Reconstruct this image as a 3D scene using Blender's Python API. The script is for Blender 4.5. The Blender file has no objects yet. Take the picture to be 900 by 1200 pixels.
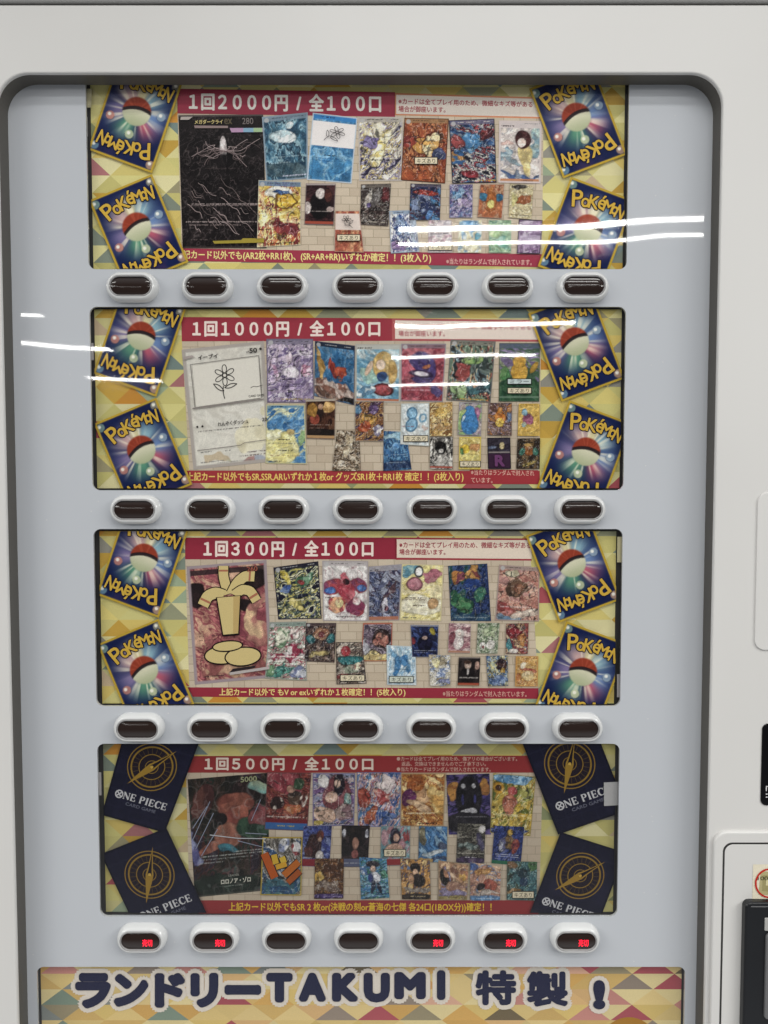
import bpy, bmesh, math
import numpy as np
from mathutils import Vector

SC = bpy.context.scene
COL = SC.collection

# ------------------------------------------------------------------ camera
PITCH = math.radians(2.68)          # looking slightly down at the upright machine front
FPX = 900.0                         # focal length in photo pixels (900 x 1200 photo)
DIST = 0.78                         # metres from lens to the selection plate
EYE = 1.45
U = DIST / FPX                      # one photo pixel on the plate, in metres
cam_d = bpy.data.cameras.new("camera")
cam_d.sensor_fit = 'VERTICAL'
cam_d.sensor_height = 24.0
cam_d.lens = 24.0 * FPX / 1200.0
cam_d.clip_start = 0.02
cam_d.clip_end = 60.0
cam = bpy.data.objects.new("camera", cam_d)
COL.objects.link(cam)
cam.location = (0, -DIST, EYE)
cam.rotation_euler = (math.pi / 2 - PITCH, 0, 0)
SC.camera = cam

# ------------------------------------------------------------------ light
world = bpy.data.worlds.new("World")
SC.world = world
world.use_nodes = True
world.node_tree.nodes["Background"].inputs[0].default_value = (0.97, 0.98, 1.0, 1)
_w = world.node_tree
_tc = _w.nodes.new('ShaderNodeTexCoord')         # pale ceiling above, light floor below, dimmer shop at eye level
_sx = _w.nodes.new('ShaderNodeSeparateXYZ')
_ab = _w.nodes.new('ShaderNodeMath')
_ab.operation = 'ABSOLUTE'
_mr = _w.nodes.new('ShaderNodeMapRange')
_mr.interpolation_type = 'SMOOTHSTEP'
_mr.inputs['From Min'].default_value = 0.25
_mr.inputs['From Max'].default_value = 0.80
_mr.inputs['To Min'].default_value = 0.05
_mr.inputs['To Max'].default_value = 0.50
_w.links.new(_tc.outputs['Generated'], _sx.inputs[0])
_w.links.new(_sx.outputs['Z'], _ab.inputs[0])
_w.links.new(_ab.outputs[0], _mr.inputs['Value'])
_w.links.new(_mr.outputs['Result'], _w.nodes["Background"].inputs[1])
SC.view_settings.view_transform = 'Standard'
SC.view_settings.look = 'None'
SC.view_settings.exposure = 0.42
SC.view_settings.gamma = 1.0

CEIL = 1.10                         # ceiling tubes above eye height


def tube(x0, x1, y, width, radiance, h=CEIL):
    """A fluorescent ceiling tube of the shop, or an added side lamp, along x, shining down."""
    ld = bpy.data.lights.new("tube_or_fill_light", 'AREA')
    ld.shape = 'RECTANGLE'
    ld.size = x1 - x0
    ld.size_y = width
    ld.energy = math.pi * (x1 - x0) * width * radiance
    ld.color = (1.0, 0.985, 0.95)
    lo = bpy.data.objects.new("tube_or_fill_light", ld)
    COL.objects.link(lo)
    lo.location = ((x0 + x1) / 2, y, EYE + h)
    return lo


tube(0.07, 1.75, -2.695, 0.066, 28)
tube(0.07, 1.55, -2.92, 0.050, 26)
tube(0.06, 1.34, -4.85, 0.11, 25)
tube(0.04, 1.33, -6.17, 0.15, 24)
tube(0.02, 1.26, -8.30, 0.24, 24)
tube(-3.60, -2.38, -4.85, 0.11, 25)
tube(-3.40, -2.38, -6.17, 0.18, 26)
tube(-3.40, -2.62, -8.30, 0.26, 26)
for xx in (-1.7, 0.25, 2.2):        # tubes over the aisle right in front of the machine
    tube(xx - 0.6, xx + 0.6, -0.75, 0.10, 12)
    tube(xx - 0.6, xx + 0.6, -1.25, 0.10, 16)
for yy in (-1.7, -2.6, -3.6):       # added fill lamps, outside the plate's reflections, to brighten its lower part
    tube(2.5, 3.9, yy, 0.26, 42)
    tube(-4.2, -2.6, yy, 0.22, 38)


# ------------------------------------------------------------------ helpers
def M(u, v, y=0.0):
    """Photo pixel -> (x, z) on the upright plane at depth y of the machine front."""
    u = np.asarray(u, float)
    v = np.asarray(v, float)
    px, py = u - 450.0, 600.0 - v
    s, c = math.sin(PITCH), math.cos(PITCH)
    t = (DIST + y) / (py * s + FPX * c)
    return px * t, EYE + (py * c - FPX * s) * t


def lin(c):
    c = np.asarray(c, float)
    return np.where(c <= 0.04045, c / 12.92, ((c + 0.055) / 1.055) ** 2.4)


def hx(s):
    s = s.strip()
    if len(s) == 3:
        s = ''.join(ch * 2 for ch in s)
    return np.array([int(s[i:i + 2], 16) / 255.0 for i in (0, 2, 4)])


INK = {'gain': 1.15}                # ink level per poster; dimmer light on the lowest is put into its colours


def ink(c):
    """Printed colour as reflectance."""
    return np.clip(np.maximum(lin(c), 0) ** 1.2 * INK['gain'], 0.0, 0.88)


def link(name, me, mats, parent=None, origin=None):
    """World-space mesh -> object whose origin sits at its own base."""
    n = len(me.vertices)
    co = np.empty(n * 3)
    me.vertices.foreach_get('co', co)
    co = co.reshape(-1, 3)
    if origin is None:
        origin = np.array([(co[:, 0].min() + co[:, 0].max()) / 2, (co[:, 1].min() + co[:, 1].max()) / 2, co[:, 2].min()])
    origin = np.asarray(origin, float)
    me.vertices.foreach_set('co', (co - origin).ravel())
    me.update()
    o = bpy.data.objects.new(name, me)
    COL.objects.link(o)
    for m in (mats if isinstance(mats, (list, tuple)) else [mats]):
        me.materials.append(m)
    if parent is not None:
        o.parent = parent
        o.location = Vector(origin) - Vector(parent['wp'])
    else:
        o.location = origin
    o['wp'] = [float(a) for a in origin]
    return o


def tag(o, label, cat, group=None):
    o['label'] = label
    o['category'] = cat
    if group:
        o['group'] = group
    return o


def new_mat(name):
    m = bpy.data.materials.new(name)
    m.use_nodes = True
    return m, m.node_tree, m.node_tree.nodes['Principled BSDF']


def plastic(name, col, rough, bump=0.0, scale=400, spec=0.5, coat=0.0, mottle=0.03, coat_rough=0.05):
    m, nt, b = new_mat(name)
    tc = nt.nodes.new('ShaderNodeTexCoord')
    nz = nt.nodes.new('ShaderNodeTexNoise')
    nz.inputs['Scale'].default_value = 7
    nz.inputs['Detail'].default_value = 6
    nt.links.new(tc.outputs['Object'], nz.inputs['Vector'])
    mx = nt.nodes.new('ShaderNodeMix')
    mx.data_type = 'RGBA'
    mx.inputs['A'].default_value = (*[c * (1 - mottle) for c in col], 1)
    mx.inputs['B'].default_value = (*[min(1, c * (1 + mottle)) for c in col], 1)
    nt.links.new(nz.outputs['Fac'], mx.inputs['Factor'])
    nt.links.new(mx.outputs['Result'], b.inputs['Base Color'])
    rr = nt.nodes.new('ShaderNodeMapRange')
    rr.inputs['From Min'].default_value = 0.3
    rr.inputs['From Max'].default_value = 0.7
    rr.inputs['To Min'].default_value = rough * 0.85
    rr.inputs['To Max'].default_value = rough * 1.15
    nt.links.new(nz.outputs['Fac'], rr.inputs['Value'])
    nt.links.new(rr.outputs['Result'], b.inputs['Roughness'])
    b.inputs['Specular IOR Level'].default_value = spec
    b.inputs['Coat Weight'].default_value = coat
    b.inputs['Coat Roughness'].default_value = coat_rough
    if bump:
        n2 = nt.nodes.new('ShaderNodeTexNoise')
        n2.inputs['Scale'].default_value = scale
        n2.inputs['Detail'].default_value = 3
        nt.links.new(tc.outputs['Object'], n2.inputs['Vector'])
        bp = nt.nodes.new('ShaderNodeBump')
        bp.inputs['Strength'].default_value = bump
        bp.inputs['Distance'].default_value = 0.0005
        nt.links.new(n2.outputs['Fac'], bp.inputs['Height'])
        nt.links.new(bp.outputs['Normal'], b.inputs['Normal'])
    return m


TWIST = 0.13                        # the moulded sheet is pulled back towards its side edges


def acrylic_wave(nt):
    """Gentle waviness of moulded acrylic, running on from plate to panes (world position)."""
    ge = nt.nodes.new('ShaderNodeNewGeometry')
    nz = nt.nodes.new('ShaderNodeTexNoise')
    nz.inputs['Scale'].default_value = 3.2
    nz.inputs['Detail'].default_value = 1.5
    nt.links.new(ge.outputs['Position'], nz.inputs['Vector'])
    sx = nt.nodes.new('ShaderNodeSeparateXYZ')
    nt.links.new(ge.outputs['Position'], sx.inputs[0])

    def op(kind, a, b_):
        n = nt.nodes.new('ShaderNodeMath')
        n.operation = kind
        for i, v in enumerate((a, b_)):
            if isinstance(v, (int, float)):
                n.inputs[i].default_value = v
            else:
                nt.links.new(v, n.inputs[i])
        return n.outputs[0]

    twist = op('MULTIPLY', op('MULTIPLY', op('POWER', op('ABSOLUTE', sx.outputs['X'], 0.0), 3.0), TWIST), op('SUBTRACT', sx.outputs['Z'], 1.45))
    bp = nt.nodes.new('ShaderNodeBump')
    bp.inputs['Strength'].default_value = 1.0
    bp.inputs['Distance'].default_value = 1.0
    nt.links.new(op('ADD', op('MULTIPLY', nz.outputs['Fac'], 0.0016), twist), bp.inputs['Height'])
    return bp


MAT = {}
MAT['frame'] = plastic('frame_enamel', (0.585, 0.580, 0.565), 0.42, bump=0.12, scale=900, mottle=0.02)
MAT['cap'] = plastic('cap_enamel', (0.36, 0.36, 0.35), 0.4, mottle=0.02)
MAT['gasket'] = plastic('gasket_rubber', (0.080, 0.075, 0.066), 0.55, mottle=0.12)
MAT['gap'] = plastic('dark_gap', (0.02, 0.019, 0.018), 0.7, mottle=0.2)
MAT['housing'] = plastic('button_plastic', (0.575, 0.585, 0.585), 0.22, mottle=0.015, coat=0.25)
MAT['lens'] = plastic('smoked_lens', (0.020, 0.012, 0.010), 0.10, mottle=0.3, spec=0.5)
MAT['rim'] = plastic('lens_rim_plastic', (0.27, 0.265, 0.265), 0.16, mottle=0.05)
MAT['black'] = plastic('black_plastic', (0.006, 0.007, 0.009), 0.32, mottle=0.2)
MAT['blackgloss'] = plastic('black_gloss', (0.003, 0.003, 0.004), 0.10, mottle=0.2)
MAT['steel'] = plastic('grey_metal', (0.13, 0.13, 0.135), 0.38, mottle=0.1)
MAT['silver'] = plastic('silver_tape', (0.33, 0.33, 0.33), 0.36, bump=0.6, scale=900, mottle=0.10)
MAT['cleartape'] = plastic('yellowed_tape', (0.50, 0.46, 0.28), 0.3, mottle=0.08)
MAT['greytape'] = plastic('greyed_tape', (0.36, 0.34, 0.34), 0.3, mottle=0.08)

m, nt, b = new_mat('plate_acrylic')
b.inputs['Roughness'].default_value = 0.55
b.inputs['Specular IOR Level'].default_value = 0.2
b.inputs['Coat Weight'].default_value = 0.9
b.inputs['Coat Roughness'].default_value = 0.022
b.inputs['Coat IOR'].default_value = 1.5
ge = nt.nodes.new('ShaderNodeNewGeometry')
nz = nt.nodes.new('ShaderNodeTexNoise')
nz.inputs['Scale'].default_value = 4.0
nz.inputs['Detail'].default_value = 5
nt.links.new(ge.outputs['Position'], nz.inputs['Vector'])
mx = nt.nodes.new('ShaderNodeMix')
mx.data_type = 'RGBA'
mx.inputs['A'].default_value = (0.440, 0.463, 0.496, 1)
mx.inputs['B'].default_value = (0.470, 0.492, 0.524, 1)
nt.links.new(nz.outputs['Fac'], mx.inputs['Factor'])
vo = nt.nodes.new('ShaderNodeTexVoronoi')           # sparse dust and scuffs
vo.inputs['Scale'].default_value = 55
nt.links.new(ge.outputs['Position'], vo.inputs['Vector'])
dm = nt.nodes.new('ShaderNodeMapRange')
dm.inputs['From Min'].default_value = 0.045
dm.inputs['From Max'].default_value = 0.02
nt.links.new(vo.outputs['Distance'], dm.inputs['Value'])
dk = nt.nodes.new('ShaderNodeMix')
dk.data_type = 'RGBA'
dk.inputs['B'].default_value = (0.58, 0.58, 0.57, 1)
nt.links.new(dm.outputs['Result'], dk.inputs['Factor'])
nt.links.new(mx.outputs['Result'], dk.inputs['A'])
nt.links.new(dk.outputs['Result'], b.inputs['Base Color'])
bp = acrylic_wave(nt)
nt.links.new(bp.outputs['Normal'], b.inputs['Coat Normal'])
MAT['plate'] = m

m, nt, b = new_mat('clear_acrylic')
nt.nodes.remove(b)
out = nt.nodes['Material Output']
tr = nt.nodes.new('ShaderNodeBsdfTransparent')
tr.inputs[0].default_value = (1.0, 1.0, 1.0, 1)
gl = nt.nodes.new('ShaderNodeBsdfGlossy')
gl.inputs['Roughness'].default_value = 0.022
fr = nt.nodes.new('ShaderNodeFresnel')
gi = nt.nodes.new('ShaderNodeNewGeometry')      # same reflectance on the way in and out: a thin pane, no total reflection
mi = nt.nodes.new('ShaderNodeMapRange')
mi.inputs['To Min'].default_value = 1.45
mi.inputs['To Max'].default_value = 1 / 1.45
nt.links.new(gi.outputs['Backfacing'], mi.inputs['Value'])
nt.links.new(mi.outputs['Result'], fr.inputs['IOR'])
bp = acrylic_wave(nt)
nt.links.new(bp.outputs['Normal'], gl.inputs['Normal'])
nt.links.new(bp.outputs['Normal'], fr.inputs['Normal'])
ms = nt.nodes.new('ShaderNodeMixShader')
nt.links.new(fr.outputs[0], ms.inputs[0])
nt.links.new(tr.outputs[0], ms.inputs[1])
nt.links.new(gl.outputs[0], ms.inputs[2])
nt.links.new(ms.outputs[0], out.inputs['Surface'])
MAT['pane'] = m

# printed, laminated paper: colour lives in the mesh's "ink" attribute
m, nt, b = new_mat('laminated_print')
at = nt.nodes.new('ShaderNodeAttribute')
at.attribute_name = 'ink'
ge = nt.nodes.new('ShaderNodeNewGeometry')
nz = nt.nodes.new('ShaderNodeTexNoise')
nz.inputs['Scale'].default_value = 900
nz.inputs['Detail'].default_value = 2
nt.links.new(ge.outputs['Position'], nz.inputs['Vector'])
mr = nt.nodes.new('ShaderNodeMapRange')
mr.inputs['To Min'].default_value = 0.90
mr.inputs['To Max'].default_value = 1.10
nt.links.new(nz.outputs['Fac'], mr.inputs['Value'])
mu = nt.nodes.new('ShaderNodeVectorMath')
mu.operation = 'SCALE'
nt.links.new(at.outputs['Color'], mu.inputs[0])
nt.links.new(mr.outputs['Result'], mu.inputs['Scale'])
nt.links.new(mu.outputs[0], b.inputs['Base Color'])
b.inputs['Roughness'].default_value = 0.5
b.inputs['Specular IOR Level'].default_value = 0.03
b.inputs['Coat Weight'].default_value = 0.12
b.inputs['Coat Roughness'].default_value = 0.05
n2 = nt.nodes.new('ShaderNodeTexNoise')
n2.inputs['Scale'].default_value = 130
n2.inputs['Detail'].default_value = 4
nt.links.new(ge.outputs['Position'], n2.inputs['Vector'])
bp = nt.nodes.new('ShaderNodeBump')
bp.inputs['Strength'].default_value = 0.9
bp.inputs['Distance'].default_value = 0.00012
nt.links.new(n2.outputs['Fac'], bp.inputs['Height'])
nt.links.new(bp.outputs['Normal'], b.inputs['Coat Normal'])
MAT['print'] = m

m, nt, b = new_mat('red_led')
b.inputs['Base Color'].default_value = (0.3, 0.0, 0.01, 1)
b.inputs['Emission Color'].default_value = (1.0, 0.006, 0.028, 1)
nz = nt.nodes.new('ShaderNodeTexNoise')
nz.inputs['Scale'].default_value = 900
tc = nt.nodes.new('ShaderNodeTexCoord')
nt.links.new(tc.outputs['Object'], nz.inputs['Vector'])
mr = nt.nodes.new('ShaderNodeMapRange')
mr.inputs['To Min'].default_value = 1.0
mr.inputs['To Max'].default_value = 4.2
nt.links.new(nz.outputs['Fac'], mr.inputs['Value'])
nt.links.new(mr.outputs['Result'], b.inputs['Emission Strength'])
MAT['led'] = m


# ---------------------------------------------------------------- 2D plates with holes
def rrect(x0, z0, x1, z1, r, n=8):
    pts = []
    for cx, cz, a0 in ((x1 - r, z1 - r, 0), (x0 + r, z1 - r, 90), (x0 + r, z0 + r, 180), (x1 - r, z0 + r, 270)):
        for i in range(n + 1):
            a = math.radians(a0 + 90 * i / n)
            pts.append((cx + r * math.cos(a), cz + r * math.sin(a)))
    return pts


def plate(name, loops, y_front, thick, mat, parent, bevel=0.0, res=2):
    """Flat plate with holes, front face at y_front, going back by thick; edges rounded by bevel."""
    cd = bpy.data.curves.new('tmp', 'CURVE')
    cd.dimensions = '2D'
    cd.fill_mode = 'BOTH'
    cd.extrude = max(thick / 2 - bevel, 1e-5)
    cd.bevel_depth = bevel
    cd.bevel_resolution = res
    cd.offset = -bevel
    for lp in loops:
        sp = cd.splines.new('POLY')
        sp.points.add(len(lp) - 1)
        for p, (x, z) in zip(sp.points, lp):
            p.co = (x, z, 0, 1)
        sp.use_cyclic_u = True
    o = bpy.data.objects.new('tmp', cd)
    COL.objects.link(o)
    dg = bpy.context.evaluated_depsgraph_get()
    dg.update()
    me = bpy.data.meshes.new_from_object(o.evaluated_get(dg))
    bpy.data.objects.remove(o)
    bpy.data.curves.remove(cd)
    n = len(me.vertices)
    co = np.empty(n * 3)
    me.vertices.foreach_get('co', co)
    co = co.reshape(-1, 3)
    me.vertices.foreach_set('co', np.stack([co[:, 0], y_front + thick / 2 - co[:, 2], co[:, 1]], 1).ravel())
    me.materials.clear()
    me.update()
    for p in me.polygons:
        p.use_smooth = False
    return link(name, me, mat, parent)


def mesh_np(verts, faces, colors=None):
    me = bpy.data.meshes.new('mesh')
    me.from_pydata([tuple(v) for v in verts], [], [tuple(f) for f in faces])
    if colors is not None:
        a = me.attributes.new('ink', 'FLOAT_COLOR', 'POINT')
        cc = np.ones((len(verts), 4))
        cc[:, :3] = colors
        a.data.foreach_set('color', cc.ravel())
    me.update()
    return me


# ---------------------------------------------------------------- the vending machine
root = bpy.data.objects.new('vending_machine', None)
COL.objects.link(root)
root.location = (0.05, 0.35, 0)
root['wp'] = [0.05, 0.35, 0]
tag(root, 'white card vending machine front with grey selection plate and four rows of oval buttons', 'vending machine')

YF = -0.0215                        # face of the front frame
ox0 = float(M(6, 558, YF)[0])
ox1 = float(M(838.5, 558, YF)[0])
oz1 = float(M(450, 85.5, YF)[1])
oz0 = EYE - 1.00
top = float(M(450, 5.5, YF)[1])
R0 = 0.031
frame = plate('front_frame', [[(-0.60, 0.10), (0.72, 0.10), (0.72, top), (-0.60, top)], rrect(ox0, oz0, ox1, oz1, R0, 12)],
              YF, 0.0180, MAT['frame'], root, bevel=0.0016, res=3)
plate('frame_gasket', [rrect(ox0 - .004, oz0 - .004, ox1 + .004, oz1 + .004, R0 + .004, 12),
                       rrect(ox0 + .0004, oz0 + .0004, ox1 - .0004, oz1 - .0004, R0, 12)],
      YF + 0.0040, 0.0180, MAT['gasket'], root)
plate('top_cap', [[(-0.60, top + .0022), (0.72, top + .0022), (0.72, top + .16), (-0.60, top + .16)]],
      YF - 0.003, 0.05, MAT['cap'], root, bevel=0.003)
plate('seam_backing', [[(-0.60, top - .004), (0.72, top - .004), (0.72, top + .006), (-0.60, top + .006)]],
      YF + 0.0215, 0.02, MAT['gap'], root)

XL, XR = -341.5 * U, 280.5 * U
WINS = []
for vt, vb in ((88, 315.5), (359.5, 574.5), (620, 827.5), (871.5, 1074)):
    WINS.append((XL, float(M(450, vb)[1]), XR, float(M(450, vt)[1])))
bx0, bx1 = float(M(43, 1140)[0]), float(M(803, 1140)[0])
WINS.append((bx0, float(M(450, 1330)[1]), bx1, float(M(450, 1133)[1])))
loops = [[(ox0 - .02, oz0 - .02), (ox1 + .02, oz0 - .02), (ox1 + .02, oz1 + .03), (ox0 - .02, oz1 + .03)]]
for w in WINS:
    loops.append(rrect(*w, 0.0075, 6))
plate('selection_plate', loops, 0.0, 0.0030, MAT['plate'], root)
plate('backing_board', [[(ox0 - .02, oz0 - .02), (ox1 + .02, oz0 - .02), (ox1 + .02, oz1 + .03), (ox0 - .02, oz1 + .03)]],
      0.0085, 0.004, MAT['gap'], root)
for w in WINS:
    plate('window_pane', [rrect(w[0] + .0001, w[1] + .0001, w[2] - .0001, w[3] - .0001, 0.0074, 6)], 0.0004, 0.0018, MAT['pane'], root)


# buttons -----------------------------------------------------------
def stadium(hw, hh, n=14):
    pts = []
    c = hw - hh
    for s, a0 in ((1, -90), (-1, 90)):
        for i in range(n + 1):
            a = math.radians(a0 + 180 * i / n)
            pts.append((s * c + hh * math.cos(a), hh * math.sin(a)))
    return pts


def rings(name, prof, hw, hh, mat, parent, origin):
    """Stadium-shaped solid from (inset, y) rings, in local coordinates about origin."""
    V, F = [], []
    N = None
    for ins, y in prof:
        st = stadium(hw - ins, hh - ins)
        N = len(st)
        V += [(x, y, z) for x, z in st]
    for k in range(len(prof) - 1):
        for i in range(N):
            j = (i + 1) % N
            F.append((k * N + i, k * N + j, (k + 1) * N + j, (k + 1) * N + i))
    V = [(x + origin[0], y + origin[1], z + origin[2]) for x, y, z in V]
    me = mesh_np(V, F)
    bm = bmesh.new()
    bm.from_mesh(me)
    bmesh.ops.recalc_face_normals(bm, faces=bm.faces)
    bm.to_mesh(me)
    bm.free()
    me.polygons.foreach_set('use_smooth', [True] * len(me.polygons))
    return link(name, me, mat, parent, origin)


def lens_mesh(hw, hh, y0, sag, origin):
    V, F = [], []
    nx, nz_ = 40, 14
    for i in range(nx + 1):
        x = -hw + 2 * hw * (0.5 - 0.5 * math.cos(math.pi * i / nx))
        e = max(0.0, abs(x) - (hw - hh))
        h = math.sqrt(max(hh * hh - e * e, 1e-10))
        for j in range(nz_ + 1):
            z = h * (-1 + 2 * j / nz_)
            V.append((x + origin[0], y0 + sag * (z / hh) ** 2 + sag * 0.6 * (e / hh) ** 2 + origin[1], z + origin[2]))
    for i in range(nx):
        for j in range(nz_):
            a = i * (nz_ + 1) + j
            F.append((a, a + nz_ + 1, a + nz_ + 2, a + 1))
    me = mesh_np(V, F)
    me.polygons.foreach_set('use_smooth', [True] * len(me.polygons))
    return me


GLY = {}


def glyphs(text, bold=0.0):
    """Lettering outline as a flat mesh (built-in font)."""
    bold = 0.0
    k = (text, bold)
    if k in GLY:
        return GLY[k]
    cd = bpy.data.curves.new('tmp', 'FONT')
    cd.body = text
    cd.offset = bold
    cd.resolution_u = 3
    o = bpy.data.objects.new('tmp', cd)
    COL.objects.link(o)
    dg = bpy.context.evaluated_depsgraph_get()
    dg.update()
    me = bpy.data.meshes.new_from_object(o.evaluated_get(dg))
    bpy.data.objects.remove(o)
    bpy.data.curves.remove(cd)
    co = np.empty(len(me.vertices) * 3)
    me.vertices.foreach_get('co', co)
    P = co.reshape(-1, 3)[:, :2]
    F = [tuple(p.vertices) for p in me.polygons]
    bpy.data.meshes.remove(me)
    GLY[k] = (P, F)
    return GLY[k]


button_proto = None
ROWS = [337.5, 597.0, 851.5, 1097.0]
LIT = {(3, 0), (3, 1), (3, 4), (3, 5), (3, 6)}
HW, HH = 30.0 * U, 17.2 * U


def make_button(org, lit):
    b = rings('button', [(0, 0.0), (0, -.0022), (.5 * U, -.0048), (1.4 * U, -.0070), (2.7 * U, -.0086), (4.0 * U, -.0094),
                         (5.0 * U, -.0095), (5.4 * U, -.0092), (5.6 * U, -.0075)], HW, HH, MAT['housing'], root, org)
    rings('lens_rim', [(5.35 * U, -.0085), (5.5 * U, -.0097), (6.1 * U, -.0100), (6.9 * U, -.0096), (7.1 * U, -.0080)], HW, HH, MAT['rim'], b, org)
    lm = lens_mesh(HW - 6.8 * U, HH - 6.8 * U, -.0098, .0020, org)
    link('indicator_lens', lm, MAT['lens'], b, org)
    if lit:
        P, F = glyphs('売切', 0.035)
        lo, hi = P.min(0), P.max(0)
        Q = (P - lo) / (hi - lo)
        V = []
        for q in Q:
            x = (2.6 + 11.6 * q[0]) * U
            z = (-6.0 + 9.0 * q[1]) * U
            y = -.0098 + .0020 * (z / (HH - 6.8 * U)) ** 2 - .00012
            V.append((x + org[0], y + org[1], z + org[2]))
        link('sold_out_sign', mesh_np(V, F), MAT['led'], b, org)
    return b


def copy_part(src, dx, dz):
    c = src.copy()
    COL.objects.link(c)
    c.parent = root
    c.location = Vector(src.location) + Vector((dx, 0, dz))
    for ch in src.children:
        d = ch.copy()
        COL.objects.link(d)
        d.parent = c
    return c


def bpos(r, c):
    return (-290.0 + 86.5 * c) * U, float(M(450, ROWS[r])[1])


p_dark = p_lit = None
for r in range(4):
    for c in range(7):
        x, z = bpos(r, c)
        lit = (r, c) in LIT
        proto = p_lit if lit else p_dark
        if proto is None:
            nb = make_button((x, -0.0001, z), lit)
            if lit:
                p_lit = (nb, x, z)
            else:
                p_dark = (nb, x, z)
        else:
            copy_part(proto[0], x - proto[1], z - proto[2])

# fittings right of the frame opening --------------------------------
def Mx(u, v, y):
    a, c = M(u, v, y)
    return float(a), float(c)


# blank raised plate
y1 = YF - 0.0012
x0, z1 = Mx(887, 577, y1)
z0 = Mx(887, 762, y1)[1]
x0 = Mx(886, 670, y1)[0]
plate('blank_cover', [rrect(x0, z0, x0 + .11, z1, .0105, 8)], YF - .0016, .006, MAT['frame'], root, bevel=.0007)
# small black display
y1 = YF - 0.0008
x0, z1 = Mx(893.5, 848, y1)
z0 = Mx(893, 944, y1)[1]
disp = plate('display_window', [rrect(x0, z0, x0 + .10, z1, .006, 8)], YF - .0010, .004, MAT['blackgloss'], root, bevel=.0004)


def marks(name, boxes, y, mat, parent, col='ccc'):
    V, F = [], []
    for (u0, v0, u1, v1) in boxes:
        n = len(V)
        for u, v in ((u0, v1), (u1, v1), (u1, v0), (u0, v0)):
            x, z = Mx(u, v, y)
            V.append((x, y, z))
        F.append((n, n + 1, n + 2, n + 3))
    return link(name, mesh_np(V, F, np.tile(ink(hx(col)), (len(V), 1))), mat, parent)


marks('display_marking', [(897.5, 921, 898.6, 927), (897.5, 930, 899.5, 931.2), (897.5, 933.5, 899.5, 934.7), (899.2, 921, 903, 922.2)],
      YF - .0013, MAT['print'], disp)
# coin and bill door: raised surround, dark groove, inner door
y1 = YF - 0.004
x0, z1 = Mx(837, 975, y1)
xr = x0 + .30
zb = EYE - .95
plate('coin_door_surround', [rrect(x0, zb, xr, z1, .014, 10)], YF - .0040, .008, MAT['frame'], root, bevel=.0018, res=4)
gx0, gz1 = Mx(847.3, 987.3, y1)
plate('door_groove', [rrect(gx0, zb + .01, xr - .02, gz1, .0095, 10), rrect(gx0 + .0019, zb + .0119, xr - .0219, gz1 - .0019, .0083, 10)],
      YF - .00415, .003, MAT['gap'], root)
plate('coin_door', [rrect(gx0 + .0018, zb + .0118, xr - .0218, gz1 - .0018, .0084, 10)], YF - .0043, .003, MAT['frame'], root, bevel=.0005)
# bill acceptor
y1 = YF - 0.012
ax0, az1 = Mx(874, 1058, y1)
bill = plate('bill_acceptor', [rrect(ax0, az1 - .26, ax0 + .13, az1, .006, 8)], YF - .0120, .010, MAT['black'], root, bevel=.0022, res=3)
bx, bz = Mx(897.5, 1094, YF - .013)
plate('acceptor_mouth', [rrect(bx, bz - .088, bx + .08, bz, .004, 6)], YF - .0145, .004, MAT['steel'], bill, bevel=.0012)
bx, bz = Mx(896.5, 1076, YF - .013)
plate('acceptor_slot', [rrect(bx, bz - .013, bx + .08, bz, .001, 3)], YF - .0132, .003, MAT['cap'], bill, bevel=.0004)
tx, tz = Mx(880, 1062, YF - .0122)
plate('acceptor_trim', [rrect(tx, tz - .0009, tx + .11, tz, .0004, 3)], YF - .01235, .002, MAT['steel'], bill)


# ---------------------------------------------------------------- printed matter
YP = 0.0076                        # paper plane behind the panes


def yl(layer):
    return YP - 1.0e-4 * layer


class Quad:
    """Four photo corners (TL TR BR BL) of something lying on the paper; (s, t) in 0..1, t downward."""

    def __init__(self, *c):
        c = [float(a) for a in c]
        self.c = np.array(c).reshape(4, 2)

    def px(self, s, t):
        s = np.asarray(s, float)[..., None]
        t = np.asarray(t, float)[..., None]
        a, b, c, d = self.c
        return a * (1 - s) * (1 - t) + b * s * (1 - t) + c * s * t + d * (1 - s) * t

    def size(self):
        a, b, c, d = self.c
        return (np.hypot(*(b - a)) + np.hypot(*(c - d))) / 2, (np.hypot(*(d - a)) + np.hypot(*(c - b))) / 2

    def world(self, s, t, y):
        p = self.px(s, t)
        x, z = M(p[..., 0], p[..., 1], y)
        return x, z


def box(u0, v0, u1, v1, slope=0.0):
    return Quad(u0, v0, u1, v0 + slope, u1, v1 + slope, u0, v1)


def clip_mesh(me, rect):
    bm = bmesh.new()
    bm.from_mesh(me)
    x0, z0, x1, z1 = rect
    for co, no in (((x0, 0, 0), (-1, 0, 0)), ((x1, 0, 0), (1, 0, 0)), ((0, 0, z0), (0, 0, -1)), ((0, 0, z1), (0, 0, 1))):
        bmesh.ops.bisect_plane(bm, geom=bm.verts[:] + bm.edges[:] + bm.faces[:], plane_co=co, plane_no=no, clear_outer=True, dist=1e-7)
    bm.to_mesh(me)
    bm.free()
    return me


def flat(name, quad, layer, col, parent, clip=None):
    """One printed rectangle."""
    y = yl(layer)
    V = []
    for s, t in ((0, 1), (1, 1), (1, 0), (0, 0)):
        x, z = quad.world(s, t, y)
        V.append((float(x), y, float(z)))
    me = mesh_np(V, [(0, 1, 2, 3)], np.tile(ink(hx(col)), (4, 1)))
    if clip:
        clip_mesh(me, clip)
    return link(name, me, MAT['print'], parent)


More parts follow.
